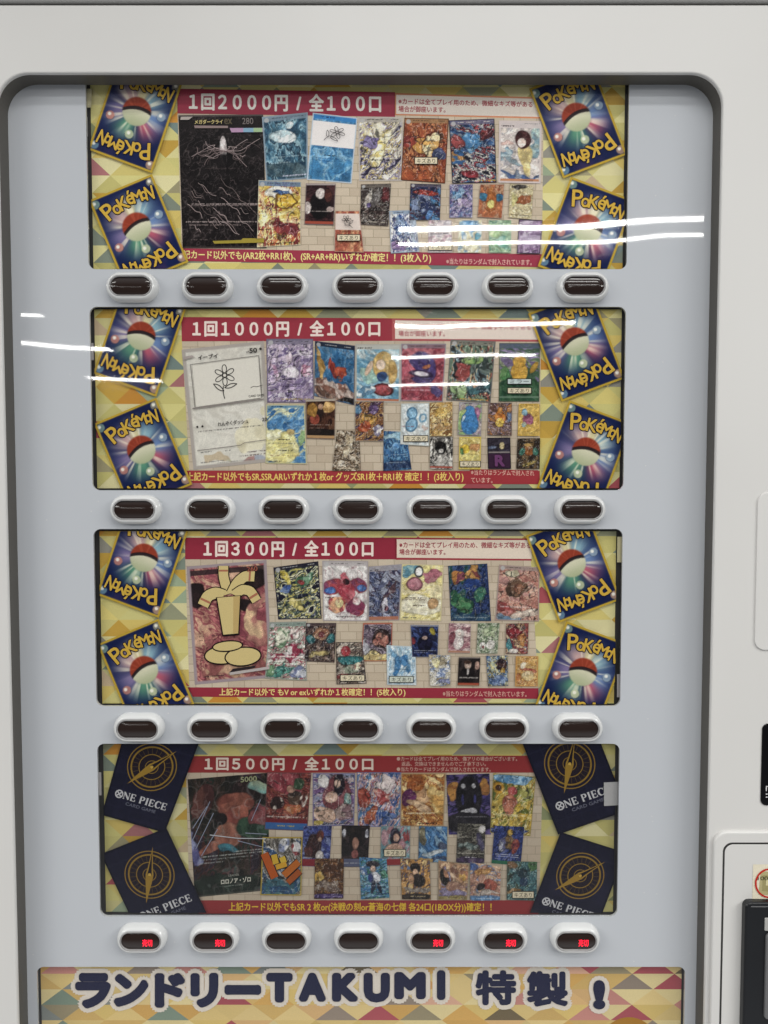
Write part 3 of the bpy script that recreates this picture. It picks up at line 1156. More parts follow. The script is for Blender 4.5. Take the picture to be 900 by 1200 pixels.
P1 = [
    ((209, 135, 308.5, 134, 312.5, 291, 214, 291), '241f20 1f1b1c 2a2425 221d1e 2e2728', ['.52 .26 .04 .10 0 e6dcda cfc4c2 .02', '.5 .42 .34 .16 0 1e1a1b 252021 .2'],
     dict(ln=('6a5d5c', .40), ln2='9a8b89', lf=1.9, k=4, band=[(.0, .012, '6a6462', .9), (.04, .095, '2b2626', .8), (.985, 1, '5a5450', .8)], lb='tall black card with fine white etched lines',
          tx=[(.40, '5f5554', .3, .7, .6), (.665, 'b5a8a6', .12, .95, .9), (.675, '9a8d8b', .12, .95, .8), (.80, 'b5a8a6', .05, .9, .9), (.82, '9a8d8b', .08, .7, .8), (.93, '857a78', .1, .3, .7)])),
    ((307, 137, 360.6, 131.6, 360.6, 209, 312, 213), '2f5570 3c6b86 5d8ea6 8fb5c2 27465f 4a7a92', ['.45 .34 .30 .10 12 e4ecec b9d0d6 .06', '.6 .18 .08 .06 0 dfe9ea b9d0d6', '.5 .85 .5 .12 0 3a5a6a 56707a .2'],
     dict(h='8b9aa6', bd='9aa8b4', ln=('1f3a50', .4), ln2='b9d0d8', tx=[(.64, 'c9d6da', .15, .8, .5), (.72, 'c9d6da', .15, .6, .5), (.93, 'dde', .4, .95, .9)])),
    ((366.6, 132, 419, 138, 412, 215, 359.6, 210.6), '3f86b8 5a9cc6 84b6d4 4d90c0 3a7cae', [],
     dict(w=.5, sx=1.5, sy=.7, ln=None, band=[(.0, .09, '4a8cc2', .9), (.11, .48, 'e9e4e2', 1)], bd='c5cfd8', bw=.03, tx=[(.045, '224', .2, .5, .8), (.60, '234', .34, .62, .9), (.65, '3a5a80', .12, .9, .5), (.69, '3a5a80', .12, .6, .4), (.86, '2f5f90', .06, .9, .7)], sketch=1)),
    ((419.6, 137, 472, 137, 471, 212, 421, 212), 'd9d3c4 8a7fa0 c8b56a 5a5580 e8e0c8 b9a24e 9d95ad 3f3a5a', ['.5 .45 .16 .30 15 d2be74 efe6c0 .3', '.25 .35 .16 .1 0 6a5a94 8d82b0 .3'], dict(h='b5b0a8', bd='c3bdb8', k=4, rays=(.5, .5, 'e9e0c0'), tx=[(.67, '2b2626', .05, .95, .8), (.89, '211', .05, .6, .9)])),
    ((474, 138, 526, 139, 521.6, 215, 469.6, 211), 'a5502f b9653a 8a3c28 c98250 7a4030 b56a40', ['.45 .42 .26 .14 -15 d39a4a c07d38 .15 7a3020', '.66 .38 .20 .20 10 d6a456 e3d0a0 .3 6a2c1c', '.14 .36 .20 .10 -30 b04a38 8f3a34 .2', '.86 .55 .14 .12 0 3f4a6e 57618a .2'],
     dict(h='a88a68', bd='5a3a30', bw=.02, tag=[rb(485.6, 184, 513, 192.6)], tx=[(.60, '3a1f18', .1, .3, .8)])),
    ((526, 141, 579.4, 139, 582, 214, 530, 215), '2d3f6a 3f6a9c 8b93a0 1f2438 b4474a 566079 c9c4b8 2a2a3a', ['.48 .32 .26 .16 10 4a86b8 7fb0d0 .3', '.15 .33 .13 .11 0 7a2f34 a04a4a .2', '.78 .22 .16 .12 0 8f3a3c 5a2a34 .3', '.2 .58 .14 .12 0 3a6aa0 b07a3a .3', '.45 .83 .2 .06 20 b03f4a 8a2f3a .2'],
     dict(h='7c7890', hc='e0dcd0', k=5, bd='3a3540', bw=.02, tx=[(.78, 'd9d4c8', .05, .9, .8), (.95, 'c9b24e', .5, .97, .9)])),
    ((585, 141, 635, 142, 633.6, 215, 584, 214), 'd9cfc8 c8bcb8 e3dad0 b9b4b8 cfc4ba', ['.82 .3 .14 .2 0 7fa0ac a9bfb8 .5', '.1 .62 .14 .12 0 6f92a8 a5b7bc .5', '.3 .70 .3 .06 0 8ba0aa c4a8a0 .4', '.62 .52 .17 .20 -8 d9c886 cdb878 .12', '.66 .74 .09 .12 0 d6c27c e0cf94 .1', '.56 .30 .18 .145 0 4a2426 5a2f30 .04', '.53 .35 .10 .075 20 ead9cf e2cbbf .03', '.2 .4 .10 .06 30 b98078 d2b0a6 .4', '.5 .86 .5 .035 0 4f6a9a 7d8a9c .3'],
     dict(bd='d0c6c4', bw=.05, ln=('8a8080', .25), band=[(.0, .12, 'cfc6c4', .9), (.925, .985, 'c08a66', .9)], tx=[(.09, '4a4040', .06, .36, .9), (.05, '777', .6, .95, .6), (.955, '5a3a30', .5, .8, .7)])),
    ((303, 211, 353, 213, 352.4, 287, 301, 290), 'c9a43e e0c860 b4563e d98a4a efe2a0 a8483a 8a3a3e e6d07a', ['.45 .20 .30 .10 0 e9e4d4 cfd0c8 .2', '.62 .33 .20 .10 -10 e0b93a d0a030 .2 6a4a20', '.52 .24 .14 .035 0 3a5f9a 4f74aa .3', '.2 .55 .14 .12 0 f0e6a8 e6d27a .4', '.7 .75 .3 .12 10 a84a44 8c3a40 .4'],
     dict(h='6d86a8', k=4, rays=(.28, .55, 'f3e9b0'), bd='c2c0b0', bw=.02, tx=[(.55, 'f0e0b0', .3, .9, .6), (.73, '3a1f20', .05, .3, .9), (.95, '2a2020', .3, .8, .9)])),
    ((358.4, 215, 393.6, 215, 391, 264, 356.6, 263), '3a2428 4a2c30 2c1c20 5a3436', ['.5 .55 .34 .32 0 1c181b 262022 .08', '.5 .25 .15 .13 0 e0d6cf cfc2bb .03', '.75 .3 .12 .15 0 6a3a30 552f2a .1', '.1 .6 .1 .14 0 d8ccc6 b9aaa6 .1', '.85 .6 .12 .06 0 cdb9b0 b9a49c .1'],
     dict(ln=None, bd='8f8484', bw=.03, band=[(0, .05, 'c9bfbb', .9), (.9, .97, 'b0604e', .9)], tx=[(.67, 'c9c0bc', .1, .9, .7), (.80, '111', .1, .6, .8)])),
    ((423, 216, 458.4, 215, 455, 265, 422, 263), '4a3f3c 6d625c 2c2625 8d837a 5a4644 3a3230', ['.3 .35 .10 .22 20 d0c8bc b5aca0 .2', '.55 .35 .14 .2 10 8a8480 6a6462 .2', '.82 .25 .12 .2 0 7a3a3c 5a2c30 .2', '.3 .5 .08 .05 0 8a7ab0 6a5a90 .1'],
     dict(h='7d7670', k=4, bd='544c4a', bw=.02, tx=[(.66, '1c1817', .05, .95, .9), (.7, '1c1817', .05, .95, .8), (.92, 'c9c2b4', .3, .9, .9)])),
    ((456, 247, 486, 246, 491.6, 295, 458, 297), 'a9b8c9 5a6a9c d9dde0 8a86ac 3f5590 e6e6e2', ['.4 .3 .2 .2 0 3a5a9a 8fa6c4 .4', '.3 .78 .3 .14 0 8a6f9c b09ac0 .4'], dict(h='9ab', k=4, bd='a6b0bc', tx=[(.9, '334a80', .1, .9, .9)])),
    ((481, 215, 517, 216, 515.6, 258, 479.6, 258), '2a3050 3f4a78 5a2f3a 6f7f9c 24283c 4a86b8', ['.62 .70 .14 .26 0 4a7fc0 5f94d0 .06', '.45 .55 .34 .28 0 33406a 8090b0 .4', '.5 .24 .4 .07 0 b4443a 8a3436 .2'], dict(h='6a6470', k=5, bd='3a3640', bw=.02)),
    ((527, 216, 554, 216, 553.6, 255, 526.6, 255), '6a7fa8 8a78a8 b9b4c4 4a5f94 9d8fb0 55508a', ['.3 .3 .2 .16 0 4a7fae 8fb0cc .4', '.6 .6 .25 .2 0 a08fb4 c4b8c8 .4'], dict(k=5, bd='8a86a0', bw=.03)),
    ((563, 216, 591, 216, 588, 256, 559.4, 254.4), 'b5673f c47a4c a0563a b98a66', ['.2 .38 .18 .12 10 3f7fa0 2f6a90 .1', '.82 .38 .18 .12 -10 3f7fa0 2f6a90 .1', '.5 .5 .2 .32 0 c8793c b5652e .1', '.5 .58 .13 .13 0 e0d67a d2c460 .05', '.45 .18 .1 .1 0 c98040 b06a34 .1'], dict(ln=('6a3020', .3), bd='a88f88', bw=.03)),
    ((597.6, 215, 625.6, 217, 623, 257, 595.6, 255), 'cfc49a b9a878 d9d0ae c4b48a', ['.58 .46 .33 .13 -8 b0683c a05a34 .2', '.2 .5 .14 .2 0 e0d89c cfc680 .3', '.4 .1 .3 .05 0 4a4440 6a625a .2'], dict(ln=('6a5a40', .4), bd='b5aa98', bw=.03, tx=[(.9, '3a3430', .1, .9, .9)])),
    ((502, 258, 529, 258, 530, 296, 501.6, 296), 'd2c4c4 b9b0b8 e0d6d0 c4a8b0', [], dict(ln=('7a7078', .5), bd='a89ca0', bw=.03, tag=[rb(501.6, 285, 530, 293.6)], tx=[(.42, '3a3436', .1, .9, .9)])),
    ((538, 258, 565, 258, 564, 296, 536, 296), 'cfd6d4 8fb0c8 e0dcc0 d9cfa8', ['.5 .14 .45 .2 0 5f96c4 8fb6d4 .3', '.5 .75 .4 .2 0 ddd5b0 e6e0c4 .3', '.75 .5 .14 .1 0 4a9ab8 6fb4c8 .2'], dict(ln=('7f9a88', .3), bd='c9c4b0', bw=.03)),
    ((572.6, 258, 599, 258, 599, 296, 573, 296), '7fa87c 9cc09a b5cfa8 6a9a86 8fb08a', ['.6 .7 .25 .2 20 6fae98 9ac4b4 .4', '.3 .4 .25 .2 0 a4c48a c4d6a4 .4'], dict(ln=('4a7058', .3), bd='9ab0a0', bw=.02)),
    ((608, 257, 636, 258, 633, 297.6, 605.6, 297), '8a6a94 a488ac 7a5a84 c0b0c4', ['.5 .72 .3 .16 0 b09ab8 9a80a4 .4'], dict(ln=('4a3a50', .4), bd='4f4454', bw=.05, band=[(.45, .6, 'c4bccc', .6)])),
]
made = cards(p1, P1, 4)
sh = Shapes(made[0][1])
sh.text('メガダークライ', .19, .035, .52, .068, made[0][2] + 13, 'd9cc96', .015)
sh.text('ex', .54, .030, .63, .07, made[0][2] + 13, '6a6250', .03)
sh.text('280', .75, .025, .88, .072, made[0][2] + 13, '8a8280', .0)
sh.build('name_lettering', made[0][0])
sh = Shapes(made[0][1])
sh.poly([(.03, .012), (.17, .012), (.12, .035), (.02, .035)], made[0][2] + 13, 'b5ada8')
sh.build('foil_strip', made[0][0])
sh = Shapes(made[0][1])
sh.poly([(.60, .10), (.99, .10), (.99, .132), (.62, .132)], made[0][2] + 13, 'b89ab4')
sh.poly([(.76, .1005), (.90, .1005), (.90, .1315), (.76, .1315)], made[0][2] + 13.3, '8fb0c4')
sh.poly([(.88, .1010), (.985, .1010), (.985, .131), (.88, .131)], made[0][2] + 13.6, 'a9c29c')
sh.build('foil_strip', made[0][0])
sh = Shapes(made[0][1])
sh.poly([(.18, .078), (.58, .083), (.58, .100), (.19, .098)], made[0][2] + 13, '9a8a88')
sh.build('foil_strip', made[0][0])
sh = Shapes(made[0][1])
sh.poly([(.36, .945), (.70, .938), (.72, .925), (.97, .925), (.97, .957), (.38, .965)], made[0][2] + 13, 'a89a4c')
sh.build('foil_strip', made[0][0])
sh = Shapes(made[0][1])
rs = np.random.RandomState(4)
L0 = made[0][2] + 13
t = np.linspace(0, 1, 18)
for i in range(26):                                    # fine etched arcs fanning out on both sides of the flame
    sd = 1 if i % 2 else -1
    a, r = rs.uniform(.2, 1.3), rs.uniform(.16, .44)
    x = .52 + sd * (r * t ** .8 * math.cos(a * .6) + .025 * np.sin(t * rs.uniform(6, 14) + i))
    yv = .27 + (.16 * (a - .7)) * t + .05 * np.sin(t * rs.uniform(3, 6) + i * .7) * t
    sh.stroke(np.stack([np.clip(x, .03, .97), np.clip(yv, .14, .5)], 1), rs.uniform(.3, .6), L0 + .05 * i, ['8d7f7e', 'b9abaa', '6d6160'][i % 3])
for i in range(30):                                    # slanting strokes over the lower half
    x0_, y0_ = rs.uniform(.03, .8), rs.uniform(.48, .84)
    ln_ = rs.uniform(.05, .24)
    cv = rs.uniform(-.04, .04)
    sh.stroke(np.stack([np.clip(x0_ + ln_ * t + cv * np.sin(t * 3), .03, .97), np.clip(y0_ + ln_ * .55 * t + .01 * np.sin(t * 9 + i), .1, .93)], 1), rs.uniform(.25, .6), L0 + 1.4 + .05 * i, ['9a8c8a', '6d6160', 'b5a7a5'][i % 3])
sh.build('etched_lines', made[0][0])


def doodle(mk, s0, t0, s1, t1, wd, col='3a3436', tilt=0.0):
    """Plain flower sketch in the panel of the pale card."""
    ob, q, lay = mk
    sh = Shapes(q)
    w, h = q.size()
    n = 0

    def put(pts, closed=False):
        nonlocal n
        p = np.array(pts, float)
        c, s_ = math.cos(tilt), math.sin(tilt)
        x, yv = p[:, 0] - .5, p[:, 1] - .5
        x, yv = x * c - yv * s_ + .5, x * s_ + yv * c + .5
        sh.stroke(np.stack([s0 + (s1 - s0) * x, t0 + (t1 - t0) * yv], 1), wd, lay + 13 + .25 * n, col, closed)
        n += 1

    th = np.linspace(0, 2 * math.pi, 25)[:-1]
    cx, cy = .46, .30
    for k in range(6):
        a = k * math.pi / 3 + .3
        px_, py_ = cx + .19 * math.cos(a), cy + .19 * math.sin(a)
        ex, ey = .12 * np.cos(th), .065 * np.sin(th)
        put(np.stack([px_ + ex * math.cos(a) - ey * math.sin(a), py_ + ex * math.sin(a) + ey * math.cos(a)], 1), True)
    put(np.stack([cx + .06 * np.cos(th), cy + .06 * np.sin(th)], 1), True)
    t = np.linspace(0, 1, 14)
    put(np.stack([cx + .02 + .10 * t * t, cy + .32 + .36 * t], 1))
    for sg, yy in ((1, .66), (-1, .76)):
        u = np.linspace(0, 1, 12)
        bx = .52 + sg * .34 * u
        put(np.vstack([np.stack([bx, yy - .16 * u + .06 * np.sin(u * math.pi)], 1), np.stack([bx, yy - .16 * u - .06 * np.sin(u * math.pi)], 1)[::-1]]), True)
    return sh.build('line_drawing', ob)


doodle(made[2], .22, .15, .78, .44, .6, tilt=1.0)
P1_SK = ((393, 247, 421, 247, 426.4, 296, 392, 295), 'b5604a c47a58 d29a70 a85040', [], dict(ln=None, k=2, band=[(.08, .46, 'ddd2ca', 1)], bd='b59a90', bw=.03, tag=[rb(394.6, 274.5, 422.4, 282.6)], tx=[(.5, '5a2a20', .2, .8, .6)]))
m2 = cards(p1, [P1_SK], 14.8)
doodle(m2[0], .22, .10, .82, .44, .5, tilt=-.4)

BACKS = {'lt': (139, 69, 214, 97, 178, 203, 103, 175), 'lb': (104, 235, 178, 204, 221, 307, 147, 338),
         'rt': (620, 104, 695, 76, 735, 181, 660, 209), 'rb': (669, 207, 744, 235, 705, 340, 630, 312)}


def shift_quad(c, s, du, dv):
    return Quad(*[(v - (178 if i % 2 == 0 else 204)) * s + (du if i % 2 == 0 else dv) for i, v in enumerate(c)])


for pk, (key, c) in enumerate(BACKS.items()):
    star_back(shift_quad(c, 1.0, 178, 204), 20 + pk * .6, p1, r1, 40 + pk)

INK['gain'] = 1.00
# ---- poster 2 -------------------------------------------------------------
r2 = sheet_rect(WINS[1])
p2 = mosaic('card_poster', r2, 9, 43, 20, v0=10)
tag(p2, 'second card poster from the top, priced 1000円, big white line-drawing card at left', 'poster', 'card posters in the machine windows')
bricks('brick_backdrop', Quad(213, 397, 634, 399, 632, 554, 222, 553), 1, p2, 2)
flat('header_band', Quad(212.5, 371.5, 459.5, 373, 459.5, 399.5, 213, 400), 2, MAR, p2)
lettering('price_lettering', '１回１０００円  /  全１００口', Quad(226, 376, 445, 376, 445, 394, 226, 394), 3, 'f0e2da', p2, .03)
nb = flat('notice_box', Quad(459.5, 373, 634, 375, 634, 400.5, 459.5, 399.5), 2, 'b8696a', p2)
flat('notice_paper', Quad(463, 375.5, 634, 377.5, 634, 398, 463, 397), 3, 'e6dad0', nb)
sh = Shapes(Quad(467, 379, 622, 380, 622, 395, 467, 394))
sh.text(NOTE[0], 0, 0, 1, .44, 4, 'b5606a', .012)
sh.text(NOTE[1], 0, .56, .35, 1, 4, 'b5606a', .012)
sh.build('notice_lettering', nb)
flat('footer_band', Quad(217, 551.5, 632.5, 552, 632.5, 567.5, 226, 566), 2, 'a8484e', p2)
lettering('footer_lettering', '上記カード以外でもSR,SSR,ARいずれか１枚or グッズSR1枚＋RR1枚 確定！！(3枚入り)', Quad(219, 553.5, 543, 553.5, 543, 565, 219, 565), 3, 'e9cf80', p2, .02, .22)
sh = Shapes(Quad(552, 549.8, 626, 551, 626, 567, 552, 566))
sh.poly([(-.02, 1.0), (1.06, 1.0), (1.06, .0), (-.02, .0)], 2.4, 'a8484e')
sh.text('※当たりはランダムで封入され', 0, .02, 1, .42, 3, 'e0b9ac', .01)
sh.text('ています。', 0, .60, .34, .98, 3, 'e0b9ac', .01)
sh.build('odds_lettering', p2)

P2 = [
    ((212.8, 409.8, 309, 399.5, 318, 541, 226.8, 550.5), 'd6d3c8 dcd9ce d2cec2 d9d6ca', ['.85 .95 .30 .05 0 b9908a a9b0bc .3', '.25 .95 .2 .04 0 c9b89a b5b8a0 .4', '.8 .72 .25 .12 20 e2dcc0 d8d0b0 .4'],
     dict(ln=None, dt=.04, sp=.04, ol=0, k=2, bd='b5afa9', bw=.045, band=[(.145, .148, '555', .6)], lb='big pale card with a sketch in a white panel',
          tx=[(.69, '5a5654', .10, .92, .6), (.86, '555', .1, .25, .7), (.865, '666', .42, .5, .7), (.90, '5a4a48', .62, .98, .8), (.925, '5a4a48', .6, .98, .8), (.945, '777', .1, .4, .7), (.96, '777', .3, .8, .5)])),
    ((312, 397, 367, 397, 368, 472, 313, 472), '8a78a0 b5a4bc 9c86ac d2c8d4 7a6a94 c4b4c8', ['.5 .52 .18 .09 0 e4dce2 d2c6d2 .1', '.85 .5 .12 .08 0 d9c4d0 c48aa4 .2', '.15 .5 .06 .16 -20 d9c8d6 b58aa8 .2', '.5 .30 .12 .08 0 dccad6 b99ab4 .3'], dict(h='8c8696', bd='7f788a', bw=.03, k=4, tx=[(.63, '2f2a36', .3, .65, .9), (.74, '2f2a36', .3, .7, .8), (.94, 'b9a860', .3, .95, .9)])),
    ((369, 399.4, 416, 405, 415, 475, 368, 464), '2f6a9c 3f7fb0 4a86b4 6a94b4 356f9e', ['.45 .46 .09 .16 -20 b04434 8f3430 .2', '.62 .52 .16 .10 30 a83f30 c4583a .3', '.36 .36 .04 .12 10 b54a38 8a3a34 .1', '.12 .45 .06 .35 -8 d0a860 b58a40 .2', '.5 .78 .5 .14 0 8a5f50 c4b0a4 .4', '.3 .92 .4 .06 0 a88a78 7a5a4c .3', '.9 .93 .3 .05 0 2f2a28 443a36 .2'], dict(h='2a2c3a', hc='ccc', ln=('2a2a38', .3), bd='6a6a78', bw=.02)),
    ((416.4, 403, 470, 403, 469, 472, 416, 471), '7fb0c8 a9c8d2 c8d6d6 8fbace 5f9ab8', ['.25 .55 .22 .14 30 a9cfc0 8fc0c0 .3', '.60 .36 .22 .22 8 d9b872 c9a45c .06', '.82 .48 .10 .20 0 d2b06a c09850 .08', '.56 .36 .10 .085 0 ecd3bc e6c8ae .02', '.30 .42 .06 .14 25 e8cdb4 dfc0a4 .03', '.58 .56 .12 .08 0 3f5f94 2f4a7c .1', '.62 .78 .22 .10 0 9a3f40 b8565a .05 5a2428', '.2 .85 .25 .1 0 5f8aa8 dfe6e4 .3'], dict(bd='b9b6ae', bw=.04, ln=('5a7080', .2), band=[(0, .10, 'c4c2ba', .9), (.93, .98, 'c07a5a', .9)], tx=[(.075, '333', .06, .4, .9)])),
    ((470, 402.6, 523, 402.6, 519, 471, 469, 470), 'a83f4c b5505c 8f3548 c46a74', ['.48 .44 .32 .28 0 4a3a78 5a4a8c .08', '.16 .38 .10 .2 0 b03f50 c86070 .2', '.46 .52 .22 .05 8 e6e0e2 d2ccd4 .02 3a2a4c', '.58 .40 .10 .03 -20 b0603c c47a4c .05', '.4 .84 .3 .1 0 b04a58 8a3a50 .4', '.75 .84 .18 .1 0 5a4a80 7a6a9c .3'], dict(h='8a7a84', bd='a09aa0', bw=.03, ln=('5a2438', .3), tx=[(.70, 'd9c4cc', .1, .9, .6), (.8, 'd9c4cc', .1, .7, .6)])),
    ((528, 398, 581, 400, 575, 472, 523, 469), '5f7a64 8a9c80 3a4440 a8574c c4b078 6a8a94 2f3436', ['.3 .52 .18 .16 0 c46a60 a84c48 .3', '.68 .4 .2 .2 30 3a4a48 6a7a74 .3', '.55 .3 .2 .1 0 8fb060 5f8a4c .3', '.7 .78 .3 .10 -15 4a8088 2f4a54 .3', '.25 .8 .12 .1 0 7fa064 9cb880 .3'], dict(h='8a8880', bd='7d7a78', bw=.03, k=5, tx=[(.95, 'c9a860', .3, .95, .9)])),
    ((585, 402, 633, 402, 632, 470.6, 584.4, 470.6), '7a6a94 94a07a 5f7a58 8a7aa4 4a6a50', ['.5 .88 .6 .30 0 3f6a48 2f5a40 .1', '.15 .55 .14 .12 0 6fa060 4f8a50 .3', '.5 .5 .20 .17 0 d9a83c cc9830 .03', '.5 .32 .16 .10 0 dcae40 cf9c34 .03', '.85 .42 .06 .12 30 c49a3a b08a30 .05'], dict(bd='6a7060', bw=.02, ln=('2f4030', .2), band=[(0, .1, '5f6a7c', .8), (.90, .93, '8fa090', .6)],
        tag=[rb(594.4, 443.5, 623, 450.5, 'ミラー', 'c9d4d2'), rb(594.4, 454, 623, 461.5)])),
    ((312, 474, 357, 474, 359.6, 544, 311, 543), '4a86ba 5f98c6 8fb4c4 cdd0a8 3f78b0', ['.35 .72 .5 .26 0 ddd69a d2c87e .2', '.12 .5 .16 .10 0 d6d29c e2deb4 .3', '.55 .38 .14 .09 0 3a78b4 5a94c8 .08', '.58 .46 .10 .05 0 c8b070 8a7a58 .08', '.9 .55 .1 .08 0 8fb47a a9c48a .2'], dict(bd='c9c4a0', bw=.03, ln=('d9e2dc', .25), band=[(0, .06, '5f86a4', .5)], tx=[(.035, '234', .15, .45, .9), (.59, '3a3a38', .3, .62, .9), (.65, '6a6a60', .08, .9, .6), (.77, '3a3a38', .3, .68, .9), (.86, '8a6a50', .1, .9, .5), (.95, '444', .05, .4, .7)])),
    ((358, 468, 393.6, 467, 392.4, 515, 359, 514), '4a2c22 5f3a2a 3a221c 6f4a34', ['.5 .28 .13 .16 0 2a1c1a 3a2824 .05', '.5 .20 .09 .07 0 d2a888 c09474 .02', '.3 .50 .16 .14 0 a84f3c 8f4030 .05', '.2 .25 .2 .14 0 c49040 a87830 .2', '.8 .22 .18 .12 0 d9b070 b58a4c .2', '.5 .84 .6 .1 0 2c2422 3a2e2a .1'], dict(ln=None, bd='a89c90', bw=.03, band=[(0, .06, 'c4bcb0', .9), (.90, .97, 'c4a47c', .9)], tx=[(.65, 'b5a49a', .1, .9, .7), (.73, 'b5a49a', .1, .6, .6)])),
    ((395, 504, 421, 505, 423, 552, 389, 552), '6a5440 8a745c c4b49c 4a3a2c a08a70 d6cab4', ['.55 .4 .3 .22 0 d2c4a8 a89478 .5', '.6 .2 .2 .1 0 cbbb9c b09c7c .4'], dict(k=5, bd='6a5c4c', bw=.02, tx=[(.72, '2a221c', .05, .9, .9), (.84, '2a221c', .05, .9, .8), (.93, 'ddd2bc', .2, .8, .9)])),
    ((416, 470, 450, 470, 450, 517.4, 415.6, 517), '8a5a38 b58048 6a4a48 c49a58 5a4058', ['.45 .45 .32 .10 -10 d9a850 c08c3c .2', '.65 .2 .2 .12 0 6a5080 8a70a0 .2', '.78 .72 .2 .12 0 e0dcd8 8a84a0 .3', '.35 .62 .2 .12 0 a84a30 c46a40 .2', '.1 .25 .14 .1 0 3f6a90 5a86a8 .2'], dict(bd='a8a094', bw=.03, k=4, tx=[(.93, '2a2430', .4, .9, .9)])),
    ((449.6, 505, 476, 506, 482.4, 550, 449, 552), '2f5f94 4a84b4 6fa0c4 2a4a78 3f74a8', ['.5 .38 .14 .10 0 5a94cc 7fb0d8 .1', '.5 .85 .6 .16 0 2a3f68 3f5a84 .3', '.45 .12 .4 .08 0 8fb8cc a9cad6 .3'], dict(ln=('bcd0dc', .2), k=4, tx=[(.6, 'c4d0d8', .2, .9, .6), (.8, 'c4d0d8', .1, .8, .6)])),
    ((470, 473, 503, 472, 503, 523, 469, 520.6), 'c9d2d2 d6dcda c0ccd0 dee2de', ['.40 .24 .17 .13 0 7fb4d6 94c2de .03 4a7fa4', '.38 .52 .18 .16 20 86b8d8 9ac6e0 .04 4a7fa4', '.78 .36 .10 .10 40 c9d4d4 d2dada .1 5f94b4', '.85 .62 .1 .05 0 c4b0a4 d9cabc .3'], dict(ln=('9ab4c0', .2), sp=.05, bd='c4c8c4', bw=.05, tag=[rb(472.4, 510, 502, 517.8)], tx=[(.55, '8a4a50', .05, .5, .8)])),
    ((503.6, 472, 530.4, 471, 530, 511, 503.6, 511), 'c49a50 d9b870 a87840 e2cc90 8f6438', ['.5 .35 .3 .2 0 e0c070 d2a850 .3', '.5 .75 .4 .12 0 b58a54 d6b880 .4'], dict(k=4, bd='a89470', bw=.03, tx=[(.62, '4a3420', .1, .9, .8)])),
    ((538.4, 471, 565, 472, 563.6, 510.6, 536, 509.4), 'b9a8a0 c4b8b4 a894a4 8fae70', ['.5 .62 .36 .36 0 3f84c4 4a90cc .08', '.45 .36 .28 .25 0 4288c6 4c92ce .08', '.24 .50 .05 .10 20 cfe0ea b0d0e4 .03', '.85 .35 .12 .2 0 c48aa8 a86a94 .3', '.15 .35 .12 .2 0 8fb060 b0c080 .3'], dict(ln=None, h='a09aa0', bd='9aa0a4', bw=.03, tx=[(.9, '234', .1, .8, .8)])),
    ((572.4, 472, 600, 472, 599.6, 510.6, 571, 510), '6a4a44 8a6a58 a08a94 54404c b57a44', ['.5 .45 .22 .24 0 d98a38 c8742c .08', '.5 .60 .17 .13 0 e2c050 d6ae40 .05', '.5 .24 .12 .1 0 e09a40 c8802e .05', '.85 .45 .1 .14 0 5f7aa0 7a8ab0 .2'], dict(k=4, bd='7a6a64', bw=.03)),
    ((608, 473, 632.4, 473, 632.4, 511, 606.6, 510.6), 'd6b050 c8a044 e0be64 cda84a', ['.45 .48 .25 .17 10 8a4a68 a8607c .1', '.30 .28 .14 .10 0 6a94b0 8ab0c0 .1', '.3 .66 .12 .08 0 7fa4b0 b0b8a0 .1'], dict(ln=('8a6a30', .3), bd='cfae58', bw=.04, tx=[(.05, '5a4420', .3, .8, .8)])),
    ((504, 512, 531, 512, 530.4, 550, 503.6, 549.4), '5a5652 b5b0a8 2a2726 8a8680 dad6cc', ['.45 .34 .24 .20 0 1f1c1c 2c2828 .06', '.48 .44 .10 .07 0 e2ded8 d2cec8 .02', '.5 .75 .3 .2 0 cac6be a8a49c .2'], dict(k=3, ln=('1f1c1c', .4), bd='7a7672', bw=.03, band=[(.90, .97, 'a8584a', .8)])),
    ((538.4, 512, 564, 512, 563, 550, 537.6, 550), 'd6c474 cfb860 e0d290 c8b058', ['.28 .38 .2 .14 0 e0c034 d2b02c .05', '.68 .30 .22 .14 0 c08a50 d29c60 .2', '.15 .45 .1 .1 0 4f8a50 6fa060 .2', '.5 .62 .5 .08 0 e2d680 ddd078 .1'], dict(ln=('8a5a30', .3), bd='d2c06a', bw=.05, tag=[rb(538.6, 540, 563.4, 547.4)])),
    ((571, 513, 598, 512.6, 599, 549.4, 572, 549.4), '3a3440 443c4a 322c38 4a4452', ['.62 .26 .10 .12 0 c8b888 b0a070 .1', '.2 .32 .2 .05 0 5f6a84 7a86a0 .3'], dict(ln=None, bd='2a2630', bw=.04, band=[(.44, .49, 'a8a09c', .8), (.5, .97, '4a2f48', .8)])),
    ((606.4, 514, 633, 513.4, 632.4, 549.4, 605, 549.4), '3a2e28 5a4a3a 2a221e 7a6040', ['.5 .42 .2 .16 0 b0703a 95582c .1', '.22 .45 .12 .12 20 3f7a68 5a9480 .1', '.8 .45 .12 .12 -20 3f7a68 5a9480 .1', '.5 .25 .2 .06 0 c49a50 8a6a38 .2', '.55 .82 .3 .05 -20 c9b060 a89048 .1'], dict(k=4, bd='4a3e34', bw=.03)),
]
made2 = cards(p2, P2, 4)
ob, q, lay = made2[0]
sh = Shapes(q)
g = '6f6a68'
sh.stroke([(.09, .13), (.93, .115)], .6, lay + 13, g)
sh.stroke([(.93, .115), (.935, .47)], .6, lay + 13.2, g)
sh.stroke([(.09, .13), (.095, .49)], .6, lay + 13.4, g)
sh.stroke([(.06, .495), (.96, .478)], 1.6, lay + 13.6, '9a9490')
sh.poly([(.11, .485), (.92, .465), (.92, .128), (.11, .142)], lay + 12.6, 'dedbd2')
sh.poly([(.005, .085), (.15, .075), (.12, .055), (.02, .06)], lay + 13, 'b0a8a4')
sh.text('イーブイ', .19, .062, .43, .098, lay + 13, '3a3634', .03)
